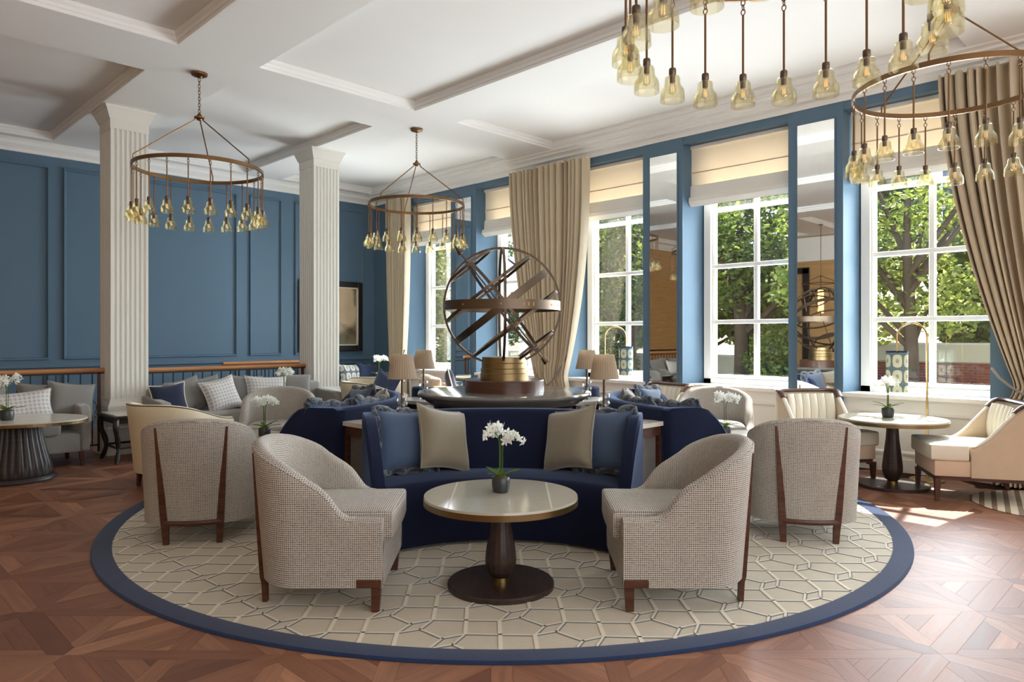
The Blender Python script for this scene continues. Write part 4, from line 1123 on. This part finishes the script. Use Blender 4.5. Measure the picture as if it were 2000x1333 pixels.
# ------------------------------------------------------------------ orchids
_pm = {}
def flower_mesh():
    g = G()
    for k in range(5):
        a = 2 * math.pi * k / 5 + 0.3; w = 0.55 if k % 2 else 0.42
        def fn(u, v):
            r = 0.022 * u; q = (v - 0.5) * 2 * w * math.sin(math.pi * min(1, 0.15 + u * 0.85)) * 1.1
            return (r * math.cos(a + q), r * math.sin(a + q), 0.005 * u * u - 0.003 * abs(v - 0.5))
        g.grid(fn, 4, 3)
    g.lathe([(0.0001, 0.001), (0.004, 0.003), (0.003, 0.007), (0.0001, 0.008)], 6)
    return g.mesh('flower', 'petal', True, 80)
_pm['f'] = flower_mesh()
def orchid(label, seed, s=1.0, nst=2):
    t = thing('orchid', label, 'plant', 0, 0, 0, 0, 'white orchids in dark pots'); r_ = random.Random(seed)
    G().lathe([(0.036, 0.0), (0.042, 0.004), (0.047, 0.03), (0.047, 0.072), (0.043, 0.078), (0.038, 0.074), (0.038, 0.06)], 20).build('pot', 'pot_stone', t)
    G().lathe([(0.040, 0.066), (0.03, 0.078), (0.012, 0.084), (0.0001, 0.086)], 14).build('moss', 'moss', t)
    for k in range(6):
        a = 2 * math.pi * k / 6 + r_.uniform(-.3, .3); L_ = r_.uniform(0.075, 0.115); up = r_.uniform(0.25, 0.9)
        def fn(u, v):
            w = 0.016 * math.sin(math.pi * (0.12 + 0.88 * u)) * (v - 0.5) * 2; d = 0.012 + L_ * u * math.cos(up * (1 - 0.8 * u)); z = 0.08 + L_ * math.sin(up) * (u - 0.45 * u * u) + 0.004 * abs(v - 0.5) * 2
            return (d * math.cos(a) - w * math.sin(a), d * math.sin(a) + w * math.cos(a), z)
        G().grid(fn, 8, 4).build('leaf', 'orchid_leaf', t, True, 80)
    for k in range(nst):
        a = math.pi * (k / max(1, nst)) * 2 + r_.uniform(-0.4, 0.4); pts = []
        H_ = r_.uniform(0.20, 0.24)
        for q in range(13):
            u = q / 12; d = 0.008 + 0.085 * max(0, u - 0.35) ** 1.5 * 1.7; z = 0.08 + H_ * (1 - (1 - min(1, u * 1.25)) ** 2) - 0.05 * max(0, u - 0.7)
            pts.append((d * math.cos(a), d * math.sin(a), z))
        st = G().tube(pts, 0.0024, 6).build('stem', 'orchid_leaf', t)
        for q in range(15):
            p = Vector(pts[8 + (q % 5)]) + Vector((r_.uniform(-.028, .028), r_.uniform(-.028, .028), r_.uniform(-.012, .034)))
            fo = link('flower', _pm['f'], st, p, (R(r_.uniform(40, 110)), 0, r_.uniform(0, 6.28))); fo.scale = (1.25, 1.25, 1.25)
    t.scale = (s, s, s); return t
place(orchid('white orchid in a dark pot on the foreground pedestal table', 1, 1.05, 3), -0.06, 3.86, -30, FZ + 0.489)
place(orchid('white orchid on the pedestal table at the left, before the tweed chair back', 2, 1.05, 3), PCX - 2.0, 5.92, 0, FZ + 0.489)
place(orchid('white orchid on the pedestal table at the right, before the tweed chair', 3, 1.05, 2), PCX + 1.86, 5.98, 0, FZ + 0.489)
place(orchid('white orchid in a dark pot on the window table, below the patterned lampshade', 4, 1.1, 3), 3.40, 6.42, 0, 0.612)
place(orchid('white orchid before the long grey banquette', 5, 1.1, 3), -2.70, 8.40, 0, 0.581)
place(orchid('white orchid in the far corner, right of the second column', 6, 1.25, 3), -2.12, 11.3, 0, 0.621)

# ================================================================== CREAM CHAIRS BY THE WINDOW
def accent_chair(label):
    t = thing('accent_chair', label, 'armchair', 0, 0, 0, 0, 'cream channel-back chairs')
    hx, yb, rc = 0.315, 0.33, 0.10
    pts = []
    for k in range(12): pts.append((-hx, -0.10 + (yb - rc + 0.10) * k / 12, -1, 0))
    for k in range(7):
        a = math.pi - math.pi / 2 * k / 6; pts.append((-hx + rc + rc * math.cos(a), yb - rc + rc * math.sin(a), math.cos(a), math.sin(a)))
    for k in range(1, 8): pts.append((-hx + rc + (2 * hx - 2 * rc) * k / 8, yb, 0, 1))
    for k in range(7):
        a = math.pi / 2 - math.pi / 2 * k / 6; pts.append((hx - rc + rc * math.cos(a), yb - rc + rc * math.sin(a), math.cos(a), math.sin(a)))
    for k in range(1, 13): pts.append((hx, yb - rc - (yb - rc + 0.10) * k / 12, 1, 0))
    path = []; s = 0
    for k, p in enumerate(pts):
        if k: s += math.dist(p[:2], pts[k - 1][:2])
        path.append(p + (s,))
    def hf(x, y, s):
        q = min(1, max(0, (y + 0.09) / 0.36))
        return 0.45 + 0.335 * (0.55 * q ** 1.5 + 0.45 * sstep(q))
    sh, rows = ushell(path, hf, 0.205, 0.055, lambda nx, ny: 0.06 * max(0, ny) + 0.01, 0.33, mat='sand_weave', parent=t, roll=0.02)
    G().tube([Vector(r_[9]) for r_ in rows if r_[0][1] < 0.24], 0.0001, 3)
    for half in (rows[:13], rows[-13:]):
        G().tube([Vector(r_[9]) + Vector((0, 0, 0.002)) for r_ in half], 0.022, 8, flat=(1, 0.5)).build('arm_welt', 'cream_channel', t)
    # channelled inside back
    def fn(u, v):
        x = (-0.245 + 0.49 * u); z = 0.44 + 0.33 * v; ch = 0.020 * abs(math.sin(math.pi * 6 * u)) ** 0.6
        return (x, 0.262 + 0.045 * v - 0.075 * math.sin(math.pi * (0.25 + 0.6 * (1 - v))) * 0.9 - ch + 0.05 * (abs(2 * u - 1) ** 4) * -0.6, z)
    G().grid(fn, 60, 10).build('channel_back', 'cream_channel', t, True, 70)
    for k in range(1, 6):
        u = k / 6; G().tube([Vector(fn(u, v / 10)) + Vector((0, -0.001, 0)) for v in range(11)], 0.0022, 5).build('seam', 'tie_rope', t)
    # wooden cap on the top of the back
    cap = [Vector(r_[9]) + Vector((0, 0, 0.012)) for r_ in rows if r_[0][1] > 0.20]
    G().tube(cap, 0.036, 8, flat=(1.0, 0.42)).build('top_rail', 'walnut', t)
    out = rounded_poly(-0.315, -0.385, 0.315, -0.11, 0.025); 
    poly = rounded_poly(-0.312, -0.385, 0.312, -0.112, 0.02)
    ol = [(-0.312, -0.385), (-0.15, -0.392), (0.0, -0.395), (0.15, -0.392), (0.312, -0.385), (0.315, -0.30), (0.315, -0.20), (0.312, -0.115), (0.252, -0.105), (0.25, 0.0), (0.25, 0.12), (0.24, 0.24), (0.10, 0.25), (-0.10, 0.25), (-0.24, 0.24), (-0.25, 0.12), (-0.25, 0.0), (-0.252, -0.105), (-0.312, -0.115), (-0.315, -0.20), (-0.315, -0.30)]
    cushion_prism(ol, 0.335, 0.465, 0.018, 0.012).build('seat_cushion', 'cream_channel', t, True, 60)
    G().box((0, -0.03, 0.27), (0.60, 0.66, 0.13), bev=0.012).build('seat_base', 'peach_cloth', t)
    G().prism(rounded_poly(-0.305, -0.355, 0.305, 0.33, 0.06), 0.178, 0.204).build('base_rail', 'walnut', t, False)
    for sx in (-1, 1):
        g = G(); taper(g, (sx * 0.285, -0.335, 0.18), (sx * 0.288, -0.338, 0.0), 0.045, 0.028); g.box((sx * 0.26, -0.335, 0.172), (0.07, 0.035, 0.03), bev=0.01, seg=2); g.build('leg', 'walnut', t, False)
        g = G(); taper(g, (sx * 0.265, 0.285, 0.18), (sx * 0.285, 0.365, 0.0), 0.05, 0.028); g.build('rear_leg', 'walnut', t, False)
    return t
a0 = accent_chair('cream channel-back chair with wooden top rail at the right edge, facing left')
place(a0, 3.87, 5.97, -106, 0)
place(copy_tree(a0, 'cream channel-back chair with wooden top rail standing before the pier mirror'), 3.02, 6.88, 8, 0)
place(copy_tree(a0, 'cream chair with wooden top rail further off below the left mirror'), 1.55, 7.95, -60, 0)

# ------------------------------------------------------------------ arched floor lamps
def floor_lamp(label):
    t = thing('floor_lamp', label, 'lamp', 0, 0, 0, 0, 'arched brass floor lamps')
    G().lathe([(0.0001, 0.0), (0.145, 0.0), (0.145, 0.012), (0.14, 0.018), (0.0001, 0.018)], 40).build('base', 'brass', t, True, 25)
    r = 0.14; H_ = 1.33
    pts = [(0, 0, 0.018), (0, 0, 0.7), (0, 0, H_)] + [(-r + r * math.cos(a), 0, H_ + r * math.sin(a)) for a in [math.pi * k / 14 for k in range(1, 15)]] + [(-2 * r, 0, H_ - 0.08), (-2 * r, 0, 1.20)]
    G().tube(pts, 0.009, 8).build('stem', 'gold_stem', t)
    g = G(); g.grid(lambda u, v: (-2 * r + 0.092 * math.cos(2 * math.pi * u), 0.092 * math.sin(2 * math.pi * u), 0.83 + 0.375 * v), 40, 1, cu=True, uvs=(0.58, 0.375))
    g.build('shade', 'shade_print', t)
    G().lathe([(0.0935, 0.0), (0.0935, 0.012), (0.089, 0.012), (0.089, 0.0)], 32, (-2 * r, 0, 1.195)).build('shade_band', 'rug_border', t)
    return t
l0 = floor_lamp('arched brass floor lamp with patterned drum shade before the right-hand window')
place(l0, 3.86, 6.60, 0, 0)
o = copy_tree(l0, 'arched brass floor lamp with patterned shade seen behind the right-hand table lamps')
place(o, 1.22, 9.35, 180, 0)
t = thing('striped_rug', 'small striped rug under the chair by the right-hand curtain', 'rug', 10.38, -0.68, 0.2)
G().lathe([(0.56, 0.0), (0.565, 0.005), (0.55, 0.010), (0.0001, 0.010)], 60).build('pile', 'stripe_rug', t)

# ================================================================== LEFT SIDE: grey sofas along the railing
def straight_sofa(name, label, w, d, mat, hb=0.62, arms=(True, True), seats=1, back_z=0.70):
    """faces -y locally, back at +y"""
    t = thing(name, label, 'sofa', 0, 0, 0, 0)
    G().box((0, 0, 0.245), (w - 0.04, d - 0.06, 0.19), bev=0.02).build('base', mat, t)
    for k in range(seats):
        ww = (w - (0.18 if arms[0] else 0.02) - (0.18 if arms[1] else 0.02)) / seats
        x0 = -w / 2 + (0.10 if arms[0] else 0.01) + ww * k + (0.0)
        cushion_prism(rounded_poly(x0, -d / 2 - 0.01, x0 + ww - 0.004, d / 2 - 0.16, 0.03), 0.335, 0.455, 0.03, 0.02).build('seat_cushion', mat, t, True, 60)
    G().box((0, d / 2 - 0.09, 0.47), (w - 0.02, 0.15, back_z - 0.16), bev=0.04, seg=3).build('backrest', mat, t)
    for s, on in ((-1, arms[0]), (1, arms[1])):
        if not on: continue
        prof = [(-d / 2 + 0.02, 0.15), (-d / 2 + 0.01, 0.45), (-d / 2 + 0.04, 0.56), (-d / 2 + 0.12, 0.615), (d / 2 - 0.25, 0.64), (d / 2 - 0.03, 0.66), (d / 2 - 0.02, 0.15)]
        g = G(); x0 = s * (w / 2 - 0.09); x1 = s * (w / 2 + 0.0)
        n = len(prof); vs_ = [(x0, y, z) for y, z in prof] + [(x1 + s * 0.035 * max(0, (z - 0.4)) / 0.25, y, z) for y, z in prof]
        fs = [list(range(n)), list(range(n, 2 * n))[::-1]] + [[i, n + i, n + (i + 1) % n, (i + 1) % n] for i in range(n)]
        if s < 0: fs = [f[::-1] for f in fs]
        g.add(vs_, fs); ob = g.build('arm', mat, t, False)
        b = ob.modifiers.new('soft', 'BEVEL'); b.width = 0.025; b.segments = 3; b.limit_method = 'ANGLE'
    for sx in (-1, 1):
        for sy in (-1, 1):
            g = G(); taper(g, (sx * (w / 2 - 0.07), sy * (d / 2 - 0.07), 0.16), (sx * (w / 2 - 0.06), sy * (d / 2 - 0.06), 0.0), 0.045, 0.03); g.build('leg', 'walnut', t, False)
    return t
def put(o, x, y, rz, z=0.0): o.location = (x, y, z); o.rotation_euler = (0, 0, R(rz)); return o
put(straight_sofa('grey_sofa', 'light grey upholstered sofa at the left edge behind the fluted table', 1.75, 0.72, 'grey_sofa', arms=(True, True)), 2.62, -6.40, 90)
put(straight_sofa('grey_banquette', 'long light grey banquette with many cushions between the two columns', 2.2, 0.74, 'grey_sofa', seats=2, arms=(True, True)), 2.86, -3.76, 90)
def wcush(label, kind, x, y, rz, tilt, roll=0.0, w=0.47, h=0.41, z=0.455):
    return lean_w(cushion(label, kind, w, h), x, y, z, rz, tilt, roll)
wcush('plain grey cushion at the right end of the left-edge sofa', 'grey', 2.68, -5.64, 96, 16, 8)
wcush('plain grey cushion second from the right on the left-edge sofa', 'grey', 2.62, -5.88, 88, 15, 3)
wcush('oblong lozenge-print cushion on the left-edge sofa behind the orchid', 'lozenge', 2.80, -6.08, 90, 20, -4, 0.58, 0.35)
wcush('plain grey cushion at the far left on the left-edge sofa', 'grey', 2.64, -6.40, 90, 14, 0)
wcush('navy cushion with white piping behind the cream leather tub chair', 'navy', 2.86, -4.68, 80, 18, -6, 0.38, 0.36)
wcush('grey cushion leaning at the left end of the banquette', 'grey', 2.78, -4.42, 108, 18, -10)
wcush('grey cushion standing behind the left lozenge-print cushion on the banquette', 'grey', 2.70, -4.18, 108, 14, -6)
wcush('white lozenge-print cushion in the middle of the banquette', 'lozenge', 2.92, -4.06, 104, 20, -10)
wcush('grey cushion between the two lozenge-print cushions of the banquette', 'grey', 2.68, -3.74, 88, 14, 5)
wcush('white lozenge-print cushion right of the middle of the banquette', 'lozenge', 2.80, -3.50, 84, 18, 3, 0.54, 0.40)
wcush('grey cushion at the right end of the banquette', 'grey', 2.70, -3.08, 80, 14, 4)

# fluted oval table
x, y = W(-4.64, 6.64)
t = thing('fluted_table', 'oval table with fluted dark cone base at the left edge, holding an orchid', 'table', x, y, PHI)
def rf(r, z, a): return r + (0.014 * abs(math.sin(a * 13)) ** 0.7 if 0.05 < z < 0.5 else 0.0)
G().lathe([(0.20, 0.045), (0.285, 0.048), (0.283, 0.07), (0.262, 0.16), (0.235, 0.26), (0.208, 0.37), (0.19, 0.47), (0.188, 0.499)], 156, rf=rf).build('fluted_base', 'taupe_table', t, True, 60)
G().lathe([(0.0001, 0.0), (0.32, 0.0), (0.325, 0.015), (0.32, 0.03), (0.305, 0.046), (0.0001, 0.046)], 64).build('plinth', 'taupe_table', t, True, 30)
G().lathe([(0.0001, 0.499), (0.20, 0.499), (0.205, 0.535), (0.0001, 0.535)], 48).build('neck', 'walnut', t, True, 30)
el = [(0.62 * math.cos(2 * math.pi * k / 72), 0.46 * math.sin(2 * math.pi * k / 72)) for k in range(72)]
G().prism(el, 0.535, 0.562).build('rim', 'old_brass', t, False)
G().prism([(p[0] * .992, p[1] * .99) for p in el], 0.5615, 0.572).build('top', 'marble_cream', t, False)
place(orchid('white orchid in a dark pot on the fluted table at the left edge', 8, 1.2, 3), -4.64, 6.52, 20, 0.5725)

# black console with wavy legs
t = thing('console_table', 'small black side table with wavy legs beside the left column', 'side table', 2.86, -5.13, 0)
w, d, h = 0.60, 0.46, 0.505
g = G(); g.box((0, 0, h - 0.015), (w, d, 0.03), bev=0.006); g.build('top_frame', 'ebony', t, False)
G().box((0, 0, h + 0.003), (w - 0.06, d - 0.06, 0.008)).build('top_panel', 'marble_cream', t, False)
G().box((0, 0, h - 0.055), (w - 0.06, d - 0.06, 0.055)).build('apron', 'ebony', t, False)
for sx in (-1, 1):
    for sy in (-1, 1):
        pts = []; rad = []
        for k in range(15):
            u = k / 14; z = (h - 0.03) * (1 - u); off = 0.035 * math.sin(u * 2 * math.pi * 1.05 + 0.4)
            pts.append((sx * (w / 2 - 0.06 + off * 0.9), sy * (d / 2 - 0.05 + off * 0.6), z)); rad.append(0.026 - 0.010 * u + 0.008 * math.sin(u * 9) ** 2)
        G().tube(pts, rad, 8).build('leg', 'ebony', t)
g = G()
for sy in (-1, 1): g.tube([(-w / 2 + 0.09, sy * (d / 2 - 0.07), 0.16), (0, sy * (d / 2 - 0.10), 0.14), (w / 2 - 0.09, sy * (d / 2 - 0.07), 0.16)], 0.012, 6)
for sx in (-1, 1): g.tube([(sx * (w / 2 - 0.08), -d / 2 + 0.07, 0.16), (sx * (w / 2 - 0.08), d / 2 - 0.07, 0.16)], 0.012, 6)
g.build('stretcher', 'ebony', t)

# cream leather tub chairs
def leather_tub(label, mat='cream_leather'):
    t = thing('leather_tub_chair', label, 'armchair', 0, 0, 0, 0, 'cream leather tub chairs')
    hf = lambda x, y, s: 0.60 + 0.155 * sstep((y + 0.30) / 0.62)
    sh, rows = ushell(upath(0.37, -0.30, 0.0, 0.35), hf, 0.14, 0.06, lambda nx, ny: 0.03 + 0.05 * max(0, ny), 0.36, mat=mat, parent=t, roll=0.018)
    G().tube([Vector(r_[7]) for r_ in rows], 0.005, 6).build('piping', 'walnut', t)
    out = [(-0.29 + 0.58 * k / 6, -0.335) for k in range(7)] + [(0.29, -0.2), (0.29, 0.0)] + [(0.29 * math.cos(a), 0.27 * math.sin(a)) for a in [math.pi * k / 12 for k in range(1, 12)]] + [(-0.29, 0.0), (-0.29, -0.2)]
    cushion_prism(out, 0.33, 0.45, 0.02).build('seat_cushion', mat, t, True, 60)
    G().prism([(-0.33, -0.31), (0.33, -0.31)] + [(0.33 * math.cos(a), 0.32 * math.sin(a)) for a in [math.pi * k / 14 for k in range(15)]], 0.14, 0.34).build('seat_base', mat, t, False)
    for sx, sy in ((-1, -1), (1, -1), (-.7, 1), (.7, 1)):
        g = G(); taper(g, (sx * 0.28, sy * 0.24, 0.15), (sx * 0.29, sy * 0.25, 0.0), 0.04, 0.026); g.build('leg', 'walnut', t, False)
    return t
lt = leather_tub('cream leather tub chair seen from behind, left of the tweed chairs')
place(lt, -3.06, 6.50, 150, 0)
place(copy_tree(lt, 'cream leather tub chair beyond the left sofa, near the second column'), -1.85, 9.40, 125, 0)
place(copy_tree(lt, 'cream leather tub chair in the far corner right of the second column'), -2.05, 10.6, -170, 0)
wcush('small navy cushion leaning in the far leather tub chair', 'blue', *W(-1.80, 9.50), 10, 16, 18, 0.42, 0.42, 0.46)

# corner banquette with printed back, peach seats, navy stools under the windows
b = straight_sofa('patterned_banquette', 'banquette with blue and cream printed back along the far wall under the painting', 1.3, 0.7, 'ogee_print', arms=(False, False), back_z=0.86)
put(b, 0.50, -0.88, 90)
wcush('dark blue velvet cushion at the right on the patterned banquette', 'blue', 0.62, -0.55, 95, 14, 6)
wcush('printed cushion at the right end of the patterned banquette', 'ogee', 0.60, -0.85, 92, 14, 0)
p = straight_sofa('peach_sofa', 'small peach sofa near the far windows behind the lamps', 1.15, 0.66, 'peach_cloth', arms=(True, True), back_z=0.74)
put(p, 3.25, -0.95, 150)
wcush('small blue cushion with pale piping on the peach sofa', 'navy', 3.32, -0.86, 140, 14, 14, 0.4, 0.4)
def stool(label):
    t = thing('velvet_stool', label, 'stool', 0, 0, 0, 0, 'blue velvet stools')
    G().lathe([(0.0001, 0.05), (0.2, 0.05), (0.205, 0.07), (0.205, 0.40), (0.195, 0.44), (0.17, 0.455), (0.0001, 0.46)], 32).build('seat', 'blue_velvet', t, True, 30)
    G().lathe([(0.0001, 0.0), (0.17, 0.0), (0.17, 0.05), (0.0001, 0.05)], 32).build('plinth', 'walnut', t, True, 30); return t
s1 = stool('round blue velvet stool near the far windows'); put(s1, 4.3, -0.75, 0)
put(copy_tree(s1, 'round blue velvet stool below the middle window, right of the sphere'), 5.85, -1.15, 0)
put(copy_tree(s1, 'round blue velvet stool in the far corner beside the curtain'), 1.55, -1.5, 0)

# ================================================================== seen in the mirrors: lantern and palm at the timber wall
t = thing('hanging_lantern', 'tall glazed lantern glowing warm, seen in the right-hand mirror', 'lantern', 4.72, -9.2, 0.4, SOF)
g = G(); g.tube([(0, 0, 0), (0, 0, -1.2)], 0.008, 6); g.lathe([(0.0001, -0.02), (0.05, -0.02), (0.05, 0.0), (0.0001, 0.0)], 16); g.build('rod', 'dark_bronze', t)
g = G(); a_, b_ = 0.20, 0.29
for sx in (-1, 1):
    for sy in (-1, 1): g.tube([(sx * a_, sy * a_, -2.2), (sx * b_, sy * b_, -1.38), (0, 0, -1.2)], 0.009, 6)
for z, q in ((-2.2, a_), (-1.38, b_)):
    g.tube([(-q, -q, z), (q, -q, z), (q, q, z), (-q, q, z)], 0.009, 6, True)
g.build('frame', 'dark_bronze', t, False)
G().lathe([(0.0001, -2.08), (0.06, -2.07), (0.06, -1.52), (0.0001, -1.51)], 20).build('glow_tube', 'lantern_flame', t)

# ================================================================== OUTSIDE
g = G(); g.add([(-60, 0.6, -0.45), (30, 0.6, -0.45), (30, 60, -0.45), (-60, 60, -0.45)], [[0, 1, 2, 3]])
tag(g.build('garden_ground', 'ground_stone', None, False), 'pale paved ground outside the windows', 'ground')
t = thing('garden_wall', 'low brick wall with pale coping outside the right-hand window', 'wall', 7.0, 14.0, 0, -0.45)
L_ = 7.4; nb = 0
G().box((0, 0.15, 0.55), (L_, 0.24, 1.1)).build('core', 'mortar', t, False)
bm_ = G().box((0, 0, 0), (0.205, 0.05, 0.062)).mesh('brick', 'brick_red', False)
for r_ in range(14):
    for k in range(int(L_ / 0.22)):
        x = -L_ / 2 + 0.22 * k + (0.11 if r_ % 2 else 0) + 0.1
        if x > L_ / 2 - 0.08 or nb >= 300: continue
        if r_ < 5: continue
        link('brick', bm_, t, (x, 0.02, 0.04 + r_ * 0.076)); nb += 1
G().box((0, 0.12, 1.33), (L_ + 0.1, 0.4, 0.46)).build('fascia', 'render_cream', t, False)
G().box((0, 0.10, 1.58), (L_ + 0.2, 0.5, 0.05)).build('coping', 'render_white', t, False)
t = thing('boundary_wall', 'long cream rendered wall behind the trees outside the middle windows', 'wall', -9.0, 14.5, 0, -0.45)
G().box((0, 0, 0.55), (24.4, 0.25, 1.1)).build('render', 'render_cream', t, False); G().box((0, 0, 1.12), (24.5, 0.36, 0.06)).build('coping', 'render_white', t, False)
t = thing('house', 'slate-blue house front beyond the trees outside the right-hand window', 'building', 9.0, 24.0, 0, -0.45)
G().box((0, 0, 4.0), (10, 3, 8.0)).build('front', 'slate_house', t, False)
for i in range(4):
    for j in range(3):
        f = G().box((-3.6 + i * 2.4, -1.5, 1.7 + j * 2.2), (1.0, 0.06, 1.3)).build('window_frame', 'render_white', t, False)
        G().box((-3.6 + i * 2.4, -1.54, 1.7 + j * 2.2), (0.84, 0.04, 1.14)).build('pane', 'house_pane', f, False)

def crown_mesh(name, blobs, n, size, seed, lo=0.0, hi=1.0):
    r_ = random.Random(seed); g = G(); tot = sum(b[3] ** 2 for b in blobs)
    for (bx, by, bz, br, sq) in blobs:
        for _ in range(int(n * br ** 2 / tot)):
            while True:
                p = Vector((r_.uniform(-1, 1), r_.uniform(-1, 1), r_.uniform(-1, 1)))
                if 0.35 < p.length < 1: break
            c = Vector((bx + p.x * br, by + p.y * br, bz + p.z * br * sq)); s = size * r_.uniform(0.6, 1.35)
            a = Vector((r_.gauss(0, 1), r_.gauss(0, 1), r_.gauss(0, .6))).normalized(); b = a.orthogonal().normalized()
            q = r_.uniform(0, 6.28); b = (b * math.cos(q) + a.cross(b) * math.sin(q))
            g.add([c - a * s, c + b * s * 0.5, c + a * s, c - b * s * 0.5], [[0, 1, 2, 3]], None, min(1, max(0, lo + (hi - lo) * r_.betavariate(2, 2.4))))
    return g.mesh(name, 'leaf_green', False)
def tree(name, label, x, y, h, spread, n, seed, size=0.10, lo=0, hi=1, trunk=0.16, low=1.6):
    t = thing(name, label, 'tree', x, y, 0, -0.45, 'trees outside the windows'); r_ = random.Random(seed)
    pts = [(0.05 * math.sin(k), 0.04 * math.cos(k * 1.7), h * 0.75 * k / 6) for k in range(7)]
    G().tube(pts, [trunk * (1 - 0.11 * k) for k in range(7)], 10).build('trunk', 'bark', t)
    blobs = []
    for k in range(11):
        a = r_.uniform(0, 6.28); d = spread * r_.uniform(0.15, 0.75); z = r_.uniform(low + 0.6, h)
        e = Vector((d * math.cos(a), d * math.sin(a), z))
        z0 = max(0.9, z * 0.55)
        G().tube([(0, 0, z0), (e.x * 0.5, e.y * 0.5, z0 + (z - z0) * 0.65), tuple(e)], [trunk * 0.42, trunk * 0.24, 0.015], 6).build('branch', 'bark', t)
        blobs.append((e.x, e.y, e.z, spread * r_.uniform(0.3, 0.5), 0.75))
    c = link('crown', crown_mesh('crown', blobs, n, size, seed, lo, hi), t); c['kind'] = 'stuff'
    return t
tree('leafy_tree', 'spreading green tree with dark trunk outside the right-hand window', 6.75, 8.6, 6.2, 3.0, 11000, 11, 0.085, 0.25, 1.0, 0.17, 1.9)
tree('broad_tree', 'dense tree with pale trunk outside the window between the mirrors', 2.3, 10.0, 6.5, 3.1, 15000, 12, 0.09, 0.0, 0.8, 0.24, 2.2)
tree('broad_tree', 'dense green tree just left of the pale trunk, outside the window', -1.6, 10.5, 6.8, 3.2, 15000, 13, 0.09, 0.0, 0.85, 0.2, 1.9)
tree('broad_tree', 'tall green tree outside the window beside the middle curtain', -4.6, 10.0, 6.4, 3.0, 14000, 14, 0.09, 0.05, 0.9, 0.18, 1.0)
tree('broad_tree', 'green tree far left outside, seen past the metal sphere', -10.5, 10.5, 6.5, 3.3, 11000, 15, 0.11, 0.2, 1.0, 0.2, 0.8)
tree('leafy_tree', 'bright yellow-green tree outside the window in the far corner', -16.5, 11.0, 6.5, 3.6, 11000, 16, 0.12, 0.4, 1.0, 0.2, 0.6)
tree('leafy_tree', 'yellowish young tree left of the lamp outside the right-hand window', 3.9, 11.2, 4.0, 1.9, 9000, 17, 0.085, 0.4, 1.0, 0.1, 0.6)
tree('leafy_tree', 'green tree behind the right-hand curtain outside', 9.6, 11.5, 6.5, 2.8, 9000, 18, 0.10, 0.1, 0.9, 0.16, 1.7)
for _k, (_x, _y, _lb) in enumerate(((-7.5, 17.0, 'tall backdrop tree farthest left beyond the cream wall'), (-3.0, 17.5, 'backdrop tree beyond the cream wall, behind the middle window'), (1.2, 17.2, 'backdrop tree beyond the cream wall, behind the pale trunk'), (5.2, 18.0, 'backdrop tree beyond the brick wall, left of the slate house'))):
    tree('backdrop_tree', _lb, _x, _y, 7.5, 3.6, 12000, 40 + _k, 0.16, 0.0, 0.8, 0.2, 1.4)
def bush(label, x, y, r, seed, n=3500, lo=0.0, hi=0.8):
    t = thing('bush', label, 'bush', x, y, 0, -0.45, 'bushes outside the windows')
    r_ = random.Random(seed)
    blobs = [(r_.uniform(-.6, .6) * r, r_.uniform(-.4, .4) * r, r * r_.uniform(0.4, 0.95), r * r_.uniform(0.4, 0.6), 0.9) for _ in range(6)]
    c = link('foliage', crown_mesh('foliage', blobs, n, 0.075, seed, lo, hi), t); c['kind'] = 'stuff'
    for k in range(4): G().tube([(0, 0, 0), (blobs[k][0], blobs[k][1], blobs[k][2])], [0.03, 0.01], 6).build('stem', 'bark', t)
bush('low dark shrub at the lower right of the window between the mirrors', 3.9, 9.6, 1.25, 21)
bush('green shrub low behind the left mirror window', -3.6, 12.4, 1.0, 22)
bush('leafy shrub low outside the window beside the middle curtain', -6.0, 13.0, 1.5, 23, 3500, .1, .9)
bush('bright shrub low outside the far corner window', -13.5, 9.5, 1.4, 24, 3500, .3, 1)
bush('green shrub low outside the window seen past the sphere', -8.2, 9.3, 1.4, 25, 3500, .1, .9)
